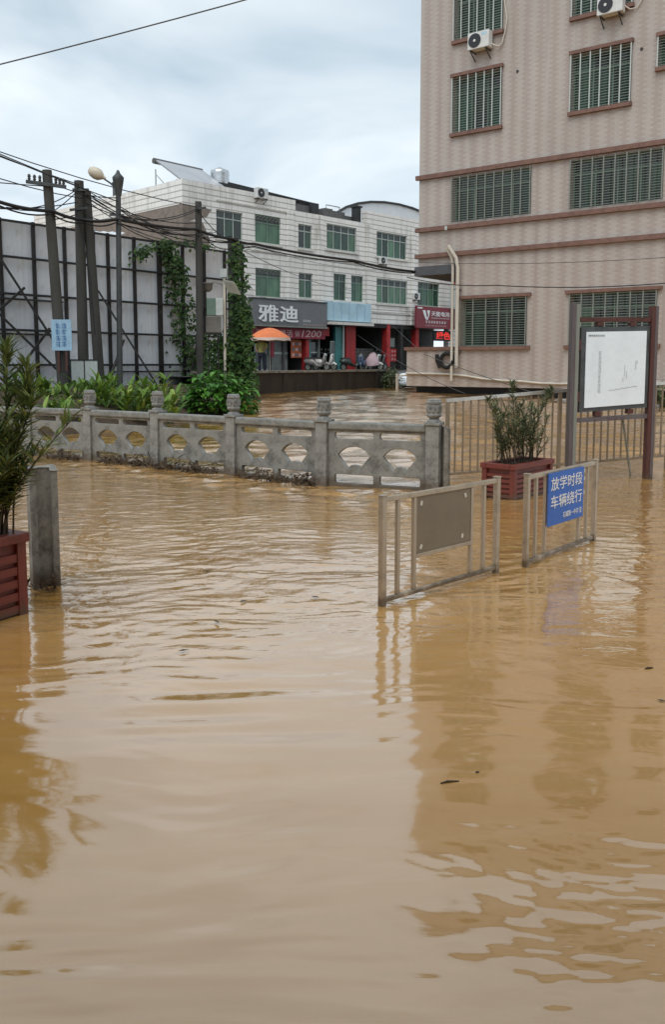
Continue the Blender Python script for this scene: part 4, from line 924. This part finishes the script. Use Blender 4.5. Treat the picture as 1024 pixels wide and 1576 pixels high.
MB().lathe([(.16, .80), (.17, .9), (.16, .97)], (0, 0, 0), 14).tube([(-.1, 0, .88), (-.11, -.02, .48), (-.11, .02, .1)], [.1, .078, .065], 9).tube([(.1, 0, .88), (.12, 0, .48), (.13, .04, .1)], [.1, .078, .065], 9).build('trousers', 'trousers', pe)
MB().lathe([(.098, 1.64), (.108, 1.70), (.095, 1.77), (.05, 1.815), (0, 1.83)], (0, .0, 0), 12).build('hair', 'hair', pe)
um = empty('umbrella', (-2.95, 39.9, 1.15), 0, 'large orange sunshade with pale scalloped edge beside the shop', 'umbrella')
MB().tube([(0, 0, 0), (0, 0, 2.1)], .025, 8).build('pole', 'pipe_white', um)
vv = []; ff = []; ns = 16; RU = .98
for i in range(6):
    q = i / 5
    for k in range(ns):
        a = 2 * math.pi * k / ns; rr = RU * q * (1 - .03 * (k % 2) * q); vv.append((rr * math.cos(a), rr * math.sin(a), 2.12 - .48 * q ** 1.8))
for i in range(5):
    for k in range(ns): ff.append((i * ns + k, (i + 1) * ns + k, (i + 1) * ns + (k + 1) % ns, i * ns + (k + 1) % ns))
MB().add(vv, ff, True).build('canopy', 'umbrella_cloth', um)
vv = []; ff = []
for k in range(ns):
    a = 2 * math.pi * k / ns; rr = RU * (1 - .03 * (k % 2)) * 1.004; vv += [(rr * math.cos(a), rr * math.sin(a), 1.642), (rr * 1.01 * math.cos(a), rr * 1.01 * math.sin(a), 1.5 + .035 * (k % 2))]
for k in range(ns): a, b = 2 * k, 2 * ((k + 1) % ns); ff.append((a, a + 1, b + 1, b))
MB().add(vv, ff, True).build('valance', 'umbrella_edge', um)

# ------------------------------------------------------------------ carved stone railing
def curve_panel(name, outline, holes, thick, mat, parent):
    cu = bpy.data.curves.new(name, 'CURVE'); cu.dimensions = '2D'; cu.fill_mode = 'BOTH'; cu.extrude = thick / 2; cu.bevel_depth = .006; cu.bevel_resolution = 1; cu.offset = -.004
    for poly in [outline] + holes:
        sp = cu.splines.new('POLY'); sp.points.add(len(poly) - 1); sp.use_cyclic_u = True
        for k, (a, b) in enumerate(poly): sp.points[k].co = (a, b, 0, 1)
    ob = bpy.data.objects.new(name + '_source', cu); col.objects.link(ob)
    me = bpy.data.meshes.new_from_object(ob.evaluated_get(bpy.context.evaluated_depsgraph_get())); bpy.data.objects.remove(ob)
    n = len(me.vertices); c = np.empty(n * 3); me.vertices.foreach_get('co', c); c = c.reshape(-1, 3)
    out = np.stack([c[:, 0], -c[:, 2], c[:, 1]], -1); me.vertices.foreach_set('co', out.ravel()); me.update()
    o = bpy.data.objects.new(name, me); col.objects.link(o); me.materials.clear(); me.materials.append(MT[mat]); o.parent = parent
    return o
def rounded(x0, x1, z0, z1, r, n=4):
    pts = []
    for cx_, cz_, a0 in ((x1 - r, z0 + r, -90), (x1 - r, z1 - r, 0), (x0 + r, z1 - r, 90), (x0 + r, z0 + r, 180)):
        for k in range(n + 1): a = R(a0 + 90 * k / n); pts.append((cx_ + r * math.cos(a), cz_ + r * math.sin(a)))
    return pts
def fan(cx_, z0, w=.32, h=.30):
    top = [(cx_ + w / 2 * math.sin(a) / math.sin(R(48)), z0 + h * .60 + (math.cos(a) - math.cos(R(48))) * h * 1.2) for a in np.linspace(R(48), R(-48), 11)]
    bot = [(cx_ + w * .17 * math.sin(a) / 1.0, z0 + .0 + (math.cos(a)) * h * .19) for a in np.linspace(R(-90), R(90), 7)]
    return top + bot
rail_root = empty('stone_railing', (RAIL[0][0], RAIL[0][1], 0), 0, 'grey carved stone railing with fan-shaped openings along the river', 'railing')
def cap_mesh():
    m = MB()
    m.box(-.085, .085, -.085, .085, -.5, .845)
    m.box(-.105, .105, -.105, .105, .848, .885)
    m.lathe([(.088, .887), (.088, .905), (.062, .915), (.058, .935), (.085, .95), (.094, .965), (.094, .985), (.083, .99), (.086, 1.03), (.086, 1.09), (.083, 1.11), (.094, 1.115), (.094, 1.14), (.085, 1.148), (.085, 1.17), (.0, 1.175)], (0, 0, 0), 18, True)
    for k in range(9):
        a = 2 * math.pi * k / 9; m.box(.08 * math.cos(a) - .018, .08 * math.cos(a) + .018, .08 * math.sin(a) - .018, .08 * math.sin(a) + .018, 1.01, 1.095)
    return m
post_src = None
for i, (x_, y_) in enumerate(RAIL):
    nx_, ny_ = RAIL[min(i + 1, len(RAIL) - 1)]; px_, py_ = RAIL[max(i - 1, 0)]; ang = math.atan2(ny_ - py_, nx_ - px_)
    if post_src is None: o = cap_mesh().build('post', 'stone_cap', rail_root, .006); post_src = o
    else:
        o = post_src.copy(); col.objects.link(o)
    o.location = (x_ - RAIL[0][0], y_ - RAIL[0][1], random.uniform(-.012, .012)); o.rotation_euler = (R(random.uniform(-.8, .8)), R(random.uniform(-.6, .6)), ang)
for i, ((xa, ya), (xb, yb)) in enumerate(zip(RAIL, RAIL[1:])):
    L = math.hypot(xb - xa, yb - ya) - .176; ang = math.atan2(yb - ya, xb - xa); ca, sa = math.cos(ang), math.sin(ang)
    org = (xa - RAIL[0][0] + ca * .088, ya - RAIL[0][1] + sa * .088, 0)
    hs = []
    for k in (0, 1):
        a0 = L * (.06 + .47 * k); a1 = L * (.47 + .47 * k)
        hs += [rounded(a0, a1, .625, .715, .034), fan((a0 + a1) / 2, .235, min(.48, (a1 - a0) * .84)), rounded(a0, a1, .045, .165, .03)]
    p = curve_panel('panel', [(0, -.35), (L, -.35), (L, .745), (0, .745)], hs, .06, 'stone', rail_root); p.location = org; p.rotation_euler = (0, 0, ang)
    r_ = MB().box(0, L, -.075, .075, .748, .845).build('top_rail', 'stone', rail_root, .02); r_.location = org; r_.rotation_euler = (0, 0, ang)
# the cut end post by the metal fence, a slab with a groove
m = MB().box(.1, .16, -.09, .09, -.4, .82).box(.163, .2, -.05, .05, -.4, .80)
o = m.build('end_slab', 'concrete', rail_root, .006); o.location = (RAIL[-1][0] - RAIL[0][0], RAIL[-1][1] - RAIL[0][1], 0); o.rotation_euler = (0, 0, .2)

# ------------------------------------------------------------------ metal fence on the right
f0, f1 = Vector((1.57, 11.5, -.03)), Vector((6.2, 13.05, .15))
mf = empty('metal_fence', f0, math.atan2(f1.y - f0.y, f1.x - f0.x), 'weathered steel picket fence behind the planter and notice board', 'fence')
LF = (f1 - f0).xy.length; rise = (f1.z - f0.z) / LF
def fz(x_): return rise * x_
def top_z(x_): return 1.13 + rise * x_ + .10 * min(1, x_ / 3.5)
MB().beam((-.02, 0, top_z(0)), (1.95, 0, top_z(1.95)), .05, .045).build('top_rail', 'fence_rail', mf); MB().beam((1.95, 0, top_z(1.95)), (LF, 0, top_z(LF)), .05, .045).build('top_rail', 'fence_rail', mf)
MB().beam((-.02, 0, .12), (LF, 0, .12 + fz(LF)), .04, .035).build('bottom_rail', 'fence_steel', mf)
nb = int(LF / .118)
for k in range(nb + 1):
    x_ = k * .118; wd = .045 if k in (0, 15, 31) else .02
    bar('bar', 'fence_steel', mf, x_ - wd / 2, x_ + wd / 2, -wd / 2, wd / 2, -.25 if wd > .03 else .10 + fz(x_), top_z(x_) - .024)

# ------------------------------------------------------------------ notice board
nb_ = empty('notice_board', (3.27, 11.52, 0), math.atan2(.19, 1.12), 'white notice board in a dark frame on two rusty steel posts', 'notice board')
for a, b, mt in ((-.055, .0, 'sign_post'), (.003, .05, 'bar_dull'), (1.10, 1.155, 'rusty'), (1.158, 1.20, 'sign_post')):
    bar('post', mt, nb_, a, b, -.05, .05, -.5, 2.42 if a < .01 and a < 0 else (2.40 if a < 1 else 2.38))
def tilt_box(name, mat, x0, x1, y0, y1, z0l, z0r, z1l, z1r):
    return MB().add([(x0, y0, z0l), (x1, y0, z0r), (x1, y1, z0r), (x0, y1, z0l), (x0, y0, z1l), (x1, y0, z1r), (x1, y1, z1r), (x0, y1, z1l)],
                    [(0, 3, 2, 1), (4, 5, 6, 7), (0, 1, 5, 4), (1, 2, 6, 5), (2, 3, 7, 6), (3, 0, 4, 7)]).build(name, mat, nb_)
tilt_box('frame', 'dark_frame', .09, 1.09, -.03, .03, .94, 1.00, 2.09, 2.11)
bd = tilt_box('board', 'board_white', .155, 1.035, -.045, -.033, 1.00, 1.055, 2.025, 2.045)
marks(bd, .18, .42, 1.965, 1.995, -.0455, 9, 'ink_dark', seed=21)
marks(bd, .335, .395, 1.21, 1.78, -.0455, 1, 'ink', rows=9, seed=22)
m = MB()
for k in range(16):
    a = .5 + k * .026; m.box(a, a + .03, -.049, -.0455, 1.235 + .004 * k + .006 * math.sin(k * 2), 1.243 + .004 * k + .006 * math.sin(k * 2))
for a, z_, h in ((.72, 1.42, .16), (.75, 1.40, .10), (.70, 1.36, .05), (.88, 1.52, .12), (.90, 1.6, .05)): m.box(a, a + .012, -.049, -.0455, z_, z_ + h)
m.build('drawing', 'ink', bd)
tilt_box('top_bar', 'rusty', .06, 1.095, -.04, .04, 2.16, 2.17, 2.22, 2.23)
tilt_box('bottom_bar', 'sign_post', .06, 1.095, -.04, .04, .80, .85, .86, .91)
for x_ in (.36, .84):
    bar('bracket', 'rusty', nb_, x_ - .045, x_ + .045, -.046, .046, 2.112, 2.158); bar('bracket', 'rusty', nb_, x_ - .04, x_ + .04, -.046, .046, .915 if x_ > .5 else .88, .98 if x_ > .5 else .955)
for z_ in (1.15, 1.85): bar('bracket', 'rusty', nb_, .052, .088, -.035, .035, z_ - .07, z_ + .07); bar('bracket', 'rusty', nb_, 1.092, 1.10, -.06, .035, z_ - .09, z_ + .07)
MB().beam((.78, .06, .85), (1.12, .3, -.3), .022).build('brace', 'bar_dull', nb_)

# ------------------------------------------------------------------ planters and oleanders
def planter(loc, rz, Lx, Ly, h, label, lip=.03):
    """long side along local x, front faces -y, origin at one front corner"""
    o = empty('planter', loc, rz, label, 'planter', 'brick-red planters')
    box('box', 'planter_red', o, .02, Lx - .02, .02, Ly - .02, -.35, h - .06)
    n = 5
    for k in range(n):
        z0 = .02 + (h - .12) * k / n; z1 = z0 + (h - .12) / n * .62
        for (a, b, c, d_) in ((.045, Lx - .045, -.004, .017), (.045, Lx - .045, Ly - .017, Ly + .004)):
            bar('rib', 'planter_red', o, a, b, c, d_, z0, z1)
        for (a, b, c, d_) in ((-.004, .017, .045, Ly - .045), (Lx - .017, Lx + .004, .045, Ly - .045)):
            bar('rib', 'planter_red', o, a, b, c, d_, z0, z1)
    for a, b in ((0, 0), (Lx - .04, 0), (0, Ly - .04), (Lx - .04, Ly - .04)):
        bar('corner_post', 'planter_red', o, a - .012, a + .052, b - .012, b + .052, -.35, h - .063)
    MB().box(-lip, Lx + lip, -lip, .05, h - .06, h).box(-lip, Lx + lip, Ly - .05, Ly + lip, h - .06, h).box(-lip, .05, .05, Ly - .05, h - .06, h).box(Lx - .05, Lx + lip, .05, Ly - .05, h - .06, h).build('rim', 'planter_red', o, .006)
    box('earth', 'soil', o, .03, Lx - .03, .03, Ly - .03, h - .058, h - .035)
    return o
def oleander(loc, area, rz, stems, hmin, hmax, label, mat, leafL=.13, seed=1, lean=.25, rng=None, bare=(), full=(), dens=1.0):
    rnd = random.Random(seed); o = empty('oleander', loc, rz, label, 'shrub', 'oleanders in planters')
    ms = MB(); ml = MB()
    todo = [(rnd.uniform(.1, .9) * area[0], rnd.uniform(.15, .85) * area[1], rnd.uniform(hmin, hmax), rnd.gauss(0, lean), rnd.gauss(0, lean), False) for _ in range(stems)] + [(*b, True) for b in bare] + [(*b, False) for b in full]
    for bx_, by_, h, lx, ly, isbare in todo:
        pts = []
        for k in range(7):
            q = k / 6; pts.append(Vector((bx_ + lx * h * q ** 1.5, by_ + ly * h * q ** 1.5, h * q)))
        ms.tube(pts, [.007 - .004 * k / 6 for k in range(7)], 5)
        n = int(h * 62 * dens)
        for k in range(n):
            q = (.62 + .38 * rnd.random() ** .6) if isbare else (.30 + .70 * rnd.random() ** .8)
            f_ = q * 6; i = min(5, int(f_)); p = pts[i].lerp(pts[i + 1], f_ - i)
            a = rnd.uniform(0, 2 * math.pi); up = rnd.uniform(.25, 1.3) + (.8 if q > .9 else 0)
            dv = Vector((math.cos(a), math.sin(a), up)).normalized()
            ml.leaf(p, dv, Vector((-math.cos(a), -math.sin(a), 1.2)), leafL * rnd.uniform(.6, 1.15), leafL * .135 * rnd.uniform(.8, 1.2), rnd.uniform(.0, .7))
    ms.build('stems', 'bark', o); ml.build('foliage', mat, o); return o
pr = planter((2.13, 9.82, 0), math.atan2(.69, .62), .92, .42, .42, 'brick-red ribbed planter in front of the metal fence')
oleander((2.13, 9.82, .38), (.92, .42), math.atan2(.69, .62), 36, .28, .78, 'dusty oleander in the planter before the metal fence', 'leaf_oleander_dull', .12, 3, .3, bare=((.35, .2, .98, .0, .05), (.7, .2, .85, .35, -.1), (.6, .2, .9, .28, -.25), (.2, .2, .8, -.3, .2)), dens=1.5)
ang = math.atan2(.85, .53)
pl = planter((-1.97 - .53 * 1.15, 5.29 - .85 * 1.15, 0), ang, 1.15, .48, .535, 'brick-red ribbed planter at the left edge of the picture')
_r = random.Random(77)
_st = [(_r.uniform(.55, 1.12), _r.uniform(.02, .30), _r.uniform(.32, .80), .13 + _r.gauss(0, .14), -.21 + _r.gauss(0, .20)) for _ in range(74)]
_tall = [(1.08, .06, 1.20, .02, -.03), (1.10, .03, 1.08, .07, -.10), (.95, .1, 1.10, .0, .0), (1.05, .08, .96, .12, -.2), (1.0, .04, .88, .14, -.26)]
oleander((-1.97 - .53 * 1.15, 5.29 - .85 * 1.15, .5), (1.15, .48), ang, 0, .3, .8, 'tall oleander in the left foreground planter', 'leaf_oleander', .15, 5, .16, bare=_tall, full=_st, dens=1.5)

# grooved concrete post behind the left planter
gp = empty('gate_post', (-2.085, 6.0, 0), R(28), 'weathered grooved concrete post beside the left planter', 'post')
m = MB()
prof = [(-.085, -.095), (.085, -.095), (.085, -.05), (.04, -.05), (.04, .05), (.085, .05), (.085, .095), (-.085, .095), (-.085, .05), (-.045, .05), (-.045, -.05), (-.085, -.05)]
vv = [(a, b, z_) for z_ in (-.5, .87) for a, b in prof]; n = len(prof)
vv[n + 0] = (-.085, -.095, .845); vv[n + 11] = (-.085, -.05, .85)
m.add(vv, [(k, (k + 1) % n, n + (k + 1) % n, n + k) for k in range(n)] + [tuple(range(2 * n - 1, n - 1, -1))][::-1])
o = m.build('shaft', 'concrete', gp, .008); o.rotation_euler = (0, 0, R(90))
dc = MB(); rnd = random.Random(4)
for k in range(60): dc.leaf((rnd.uniform(-.2, .06), rnd.uniform(-.32, -.14), rnd.uniform(.0, .05)), (rnd.uniform(-1, 1), rnd.uniform(-1, 1), rnd.uniform(-.1, .5)), (0, 0, 1), rnd.uniform(.05, .12), .02)
o = dc.build('leaf_litter', 'dry_leaf'); o.location = (-2.0, 6.05, .01); tag(o, 'small dark clump of flood litter at the foot of the concrete post', 'litter')

# ------------------------------------------------------------------ two steel crowd barriers
def barrier(p, q, label, sign):
    p, q = Vector((*p, 0)), Vector((*q, 0)); L = (q - p).length
    o = empty('steel_barrier', p, math.atan2(q.y - p.y, q.x - p.x), label, 'barrier', 'steel barriers standing in the flood')
    for x_ in (0, L):
        ps = box('post', 'stainless', o, x_ - .021, x_ + .021, -.021, .021, -.3, .735, bevel=.004); box('cap', 'stainless', ps, x_ - .025, x_ + .025, -.025, .025, .736, .746, bevel=.003)
    box('top_rail', 'stainless', o, .023, L - .023, -.016, .016, .695, .73, bevel=.004); box('bottom_rail', 'stainless', o, .023, L - .023, -.015, .015, .022, .052, bevel=.004)
    for f_ in (.15, .32, .97, 1.13): bar('baluster', 'stainless', o, f_ * L / 1.3 - .0135, f_ * L / 1.3 + .0135, -.0125, .0125, .053, .694)
    a, b = .345 * L / 1.3, .945 * L / 1.3
    if sign:
        pn = box('panel', 'sign_blue', o, a - .035, b + .04, -.034, -.026, .275, .712)
        x0, w = a - .02, b - a + .045
        text('放学时段', pn, x0 + .025, x0 + w - .02, .565, .675, -.035, 'letter_white', bold=.004, depth=.002)
        text('车辆绕行', pn, x0 + .025, x0 + w - .02, .415, .525, -.035, 'letter_white', bold=.004, depth=.002)
        text('石城第一中学 宣', pn, x0 + w * .40, x0 + w - .02, .315, .365, -.035, 'letter_white', bold=.0, depth=.002)
        for z_ in (.69, .62, .5): bar('tape', 'tape', pn, b + .042, b + .06, -.036, -.028, z_ - .03, z_)
    else:
        pn = box('panel', 'board_taupe', o, a - .01, b + .01, -.008, .008, .30, .694)
        box('panel_rail', 'stainless', o, a - .01, b + .012, -.014, .014, .268, .298, bevel=.003)
        for x_, z_ in ((a + .03, .63), (b - .07, .63), (a + .03, .325), (b - .10, .335)): 
            t_ = bar('tape', 'tape', pn, x_, x_ + .022, -.012, -.009, z_, z_ + .032); t_.rotation_euler = (0, random.uniform(-.5, .5), 0)
    return o
barrier((.33, 5.48), (1.26, 6.40), 'steel barrier with a blank brown panel, nearer of the two', False)
barrier((1.53, 6.57), (2.37, 7.56), 'steel barrier with a blue school sign, farther of the two', True)

# ------------------------------------------------------------------ plants
def leaf_clump(name, loc, label, cat, mat, n, spread, h, L, w, seed, group=None, droop=.5, stems=6, wide=None):
    rnd = random.Random(seed); o = empty(name, loc, rnd.uniform(0, 6), label, cat, group); ms = MB(); ml = MB()
    wide = wide or spread
    for k in range(stems):
        a = rnd.uniform(0, 6.28); r_ = spread * .5 * math.sqrt(rnd.random()); b0 = Vector((r_ * math.cos(a), r_ * math.sin(a), -.15)); tp = b0 + Vector((rnd.gauss(0, .14), rnd.gauss(0, .14), h * rnd.uniform(.6, 1)))
        ms.tube([b0, b0.lerp(tp, .5) + Vector((rnd.gauss(0, .02), 0, 0)), tp], [.014, .012, .006], 5)
        for q in range(max(3, n // stems)):
            f_ = rnd.uniform(.15, 1); p = b0.lerp(tp, f_); aa = rnd.uniform(0, 6.28)
            ml.blade(p, (math.cos(aa) * .8, math.sin(aa) * .8, rnd.uniform(.5, 1.5)), (0, 0, 1), L * rnd.uniform(.6, 1.15), w * rnd.uniform(.7, 1.2), droop * rnd.uniform(.5, 1.8))
    ms.build('stems', 'stem_green', o); ml.build('foliage', mat, o); return o
rnd = random.Random(21)
GP = 'canna plants crowded on the left bank'; LP = 'tall green canna clump on the bank behind the stone railing'
for k in range(28):
    q = rnd.random(); yy = rnd.uniform(18.6, 23.2); xx = -(yy * rnd.uniform(.19, .40))
    leaf_clump('canna_clump', (xx, yy, .32 + .05 * (yy - 18.6)), LP, 'plant', 'leaf_canna', rnd.randint(34, 52), .6, rnd.uniform(.55, 1.0), .42, .10, 100 + k, GP, .7, rnd.randint(6, 9))
def broad_bush(loc, rx, ry, rz_, n, mat, label, seed, L=.24, name='broad_leaf_bush', cat='bush'):
    rnd = random.Random(seed); o = empty(name, loc, 0, label, cat); ms = MB(); ml = MB()
    for k in range(n):
        a = rnd.uniform(0, 6.28); e = math.asin(rnd.uniform(-.15, 1)); rr = rnd.uniform(.55, 1.02) + .12 * math.sin(3 * a + seed)
        p = Vector((rx * rr * math.cos(a) * math.cos(e), ry * rr * math.sin(a) * math.cos(e), rz_ * rr * math.sin(e)))
        ll = L * rnd.uniform(.6, 1.2); dv = Vector((math.cos(a) + rnd.gauss(0, .4), math.sin(a) + rnd.gauss(0, .4), rnd.uniform(-.5, .5)))
        ml.blade(p, dv, (0, 0, 1), ll, ll * .72, .8, 3)
        if k % 22 == 0: ms.tube([Vector((p.x * .2, p.y * .2, -.4)), p * .6, p], [.02, .012, .005], 5)
    ms.build('stems', 'stem_green', o); ml.build('foliage', mat, o); return o
broad_bush((-3.25, 23.6, .42), 1.0, .85, .95, 700, 'leaf_bush', 'bright green broad-leaved bush on the bank edge before the ivy pole', 2)
broad_bush((2.75, 39.2, .6), .45, .5, .95, 300, 'leaf_weed', 'pale weedy bush between the dark wall and the terrace wall', 3, .16, 'weed_bush')
broad_bush((10.4, 26.6, .6), 1.0, .8, .55, 260, 'leaf_weed', 'low weeds under the white pipe at the right edge', 5, .16, 'weed_bush')
def vine(paths, n, label, seed, L=.15, spread=.22, mat='leaf_vine'):
    rnd = random.Random(seed); p0 = Vector(paths[0][0][0]); o = empty('climbing_vine', p0, 0, label, 'vine'); ms = MB(); ml = MB()
    for pth, wgt, sp in paths:
        pts = [Vector(p) - p0 for p in pth]
        for s_ in range(3): ms.tube([p + Vector((rnd.gauss(0, .05), rnd.gauss(0, .04), 0)) for p in pts], .014, 5)
        for k in range(int(n * wgt)):
            f_ = rnd.random() ** 1.45 * (len(pts) - 1); i = min(int(f_), len(pts) - 2); p = pts[i].lerp(pts[i + 1], f_ - i)
            spp = sp[0] + (sp[1] - sp[0]) * f_ / (len(pts) - 1)
            p = p + Vector((max(-2, min(1.6, rnd.gauss(0, 1))) * spp, rnd.gauss(0, spp * .6) - .06, rnd.gauss(0, spp * .8)))
            a = rnd.uniform(0, 6.28); ml.leaf(p, (math.cos(a), -.5 + math.sin(a) * .6, rnd.uniform(-.9, .25)), (0, -1, .5), L * rnd.uniform(.4, 1.5), L * .75 * rnd.uniform(.5, 1.3), rnd.uniform(.2, .9))
    ms.build('stems', 'stem_green', o); ml.build('foliage', mat, o); return o
def onf(u_, z_, y_=-.25): return tuple(fe.matrix_basis @ Vector((u_, y_, z_)))
vine([([onf(7.9, .7), onf(7.3, 1.8), onf(6.95, 2.9), onf(6.7, 3.9), onf(6.55, 4.8), onf(6.4, 5.7)], .62, (.52, .16)),
      ([onf(4.95, 5.3), onf(5.5, 5.55), onf(6.3, 5.9), onf(7.6, 5.95), onf(8.6, 5.92)], .12, (.14, .1)),
      ([onf(6.2, 5.7), onf(6.9, 5.0), onf(7.0, 4.2)], .10, (.2, .12)),
      ([onf(8.1, .6), onf(7.8, 1.6), onf(7.7, 2.6)], .16, (.34, .2))], 1700, 'green vine climbing the right end of the hoarding', 8)
vine([([(-3.35, 29.2, .5), (-3.3, 29.2, 1.8), (-3.2, 29.25, 3.0), (-3.2, 29.3, 4.2), (-3.25, 29.3, 5.5)], .45, (.3, .13)),
      ([(-2.95, 29.0, .5), (-2.95, 29.0, 1.6), (-3.0, 29.1, 2.7), (-3.05, 29.2, 3.6)], .5, (.2, .12)),
      ([(-3.9, 28.6, .6), (-3.8, 28.7, 1.7), (-3.7, 28.8, 2.5)], .28, (.32, .2))], 2300, 'dense dark vine wrapped around the thick end pole', 12, .16)

# ------------------------------------------------------------------ flood debris
def debris(loc, L, n, seed, label, rz=0.0):
    rnd = random.Random(seed); o = empty('flood_debris', loc, rz, label, 'debris'); m = MB(); l = MB()
    for k in range(n // 2):
        a = Vector((rnd.uniform(-L / 2, L / 2), rnd.uniform(-.1, .1), rnd.uniform(-.02, .14))); b = a + Vector((rnd.uniform(-.35, .35), rnd.uniform(-.15, .1), rnd.uniform(-.14, .10)))
        m.tube([a, a.lerp(b, .5) + Vector((0, 0, rnd.uniform(-.03, .04))), b], [.009, .007, .003], 5)
    for k in range(n * 9): l.leaf((rnd.uniform(-L / 2, L / 2), rnd.uniform(-.10, .12), rnd.betavariate(1.0, 2.6) * .2 - .05), (rnd.uniform(-1, 1), rnd.uniform(-1, .3), rnd.uniform(-.6, .2)), (0, -.4, 1), rnd.uniform(.05, .15), rnd.uniform(.02, .045), .4)
    m.build('twigs', 'bark', o); l.build('leaves', 'dry_leaf', o); return o
def mid(i, q, off=-.09):
    (xa, ya), (xb, yb) = RAIL[i], RAIL[i + 1]; a = math.atan2(yb - ya, xb - xa); return (xa + (xb - xa) * q + math.sin(a) * -off * -1 * -1, ya + (yb - ya) * q + math.cos(a) * off, .05), a
for i, q, L_, lab in ((4, .62, .6, 'dark twigs snagged under the second railing bay from the middle post'), (5, .35, .9, 'matted dark debris under the railing bay left of the middle'), (3, .4, .6, 'thin branch snagged low on the left part of the railing'), (5, .8, .5, 'small mat of twigs and leaves at the railing foot near the centre'), (4, .2, .55, 'dark leaf mat under the railing bay beside the left centre post'), (3, .8, .5, 'scrap of brown leaves wedged under the left railing bay'), (2, .6, .8, 'long low leaf mat at the far left foot of the railing')):
    loc, a = mid(i, q); debris(loc, L_, 14, 40 + i + int(q * 10), lab, a)
def stick(loc, L, r, rz, name, mat, label, cat):
    o = MB().tube([(-L / 2, 0, 0), (-L * .1, L * .04, .002), (L / 2, 0, 0)], [r * .6, r, r * .5], 6).build(name, mat); o.location = loc; o.rotation_euler = (0, 0, rz); tag(o, label, cat)
stick((.45, 3.09, .005), .075, .005, .25, 'floating_twig', 'bark', 'short dark twig floating in the brown reflection', 'twig')
stick((1.67, 4.31, .005), .05, .006, .3, 'floating_twig', 'bark', 'tiny dark twig floating near the right edge', 'twig')
def floater(loc, L, w, rz, label, group=None):
    m = MB(); m.leaf((-L / 2, 0, 0), (1, 0, 0), (0, 0, 1), L, w, .0, .06); o = m.build('floating_leaf', 'dry_leaf'); o.location = loc; o.rotation_euler = (0, 0, rz); tag(o, label, 'leaf', group)
floater((.57, 3.17, .006), .022, .016, .4, 'small dark leaf floating just beyond the twig')
floater((1.57, 3.88, .006), .05, .02, -.5, 'dark leaf floating at the right edge')

_f = random.Random(31)
for k in range(9):
    yy_ = _f.uniform(4.5, 9.8); xx_ = _f.uniform(-.22, .12) * yy_
    floater((xx_, yy_, float(base_level(np.array(xx_), np.array(yy_))) + .014), _f.uniform(.05, .1), _f.uniform(.02, .035), _f.uniform(0, 3), 'small drifting leaf on the open brown water', 'leaves drifting on the open water')
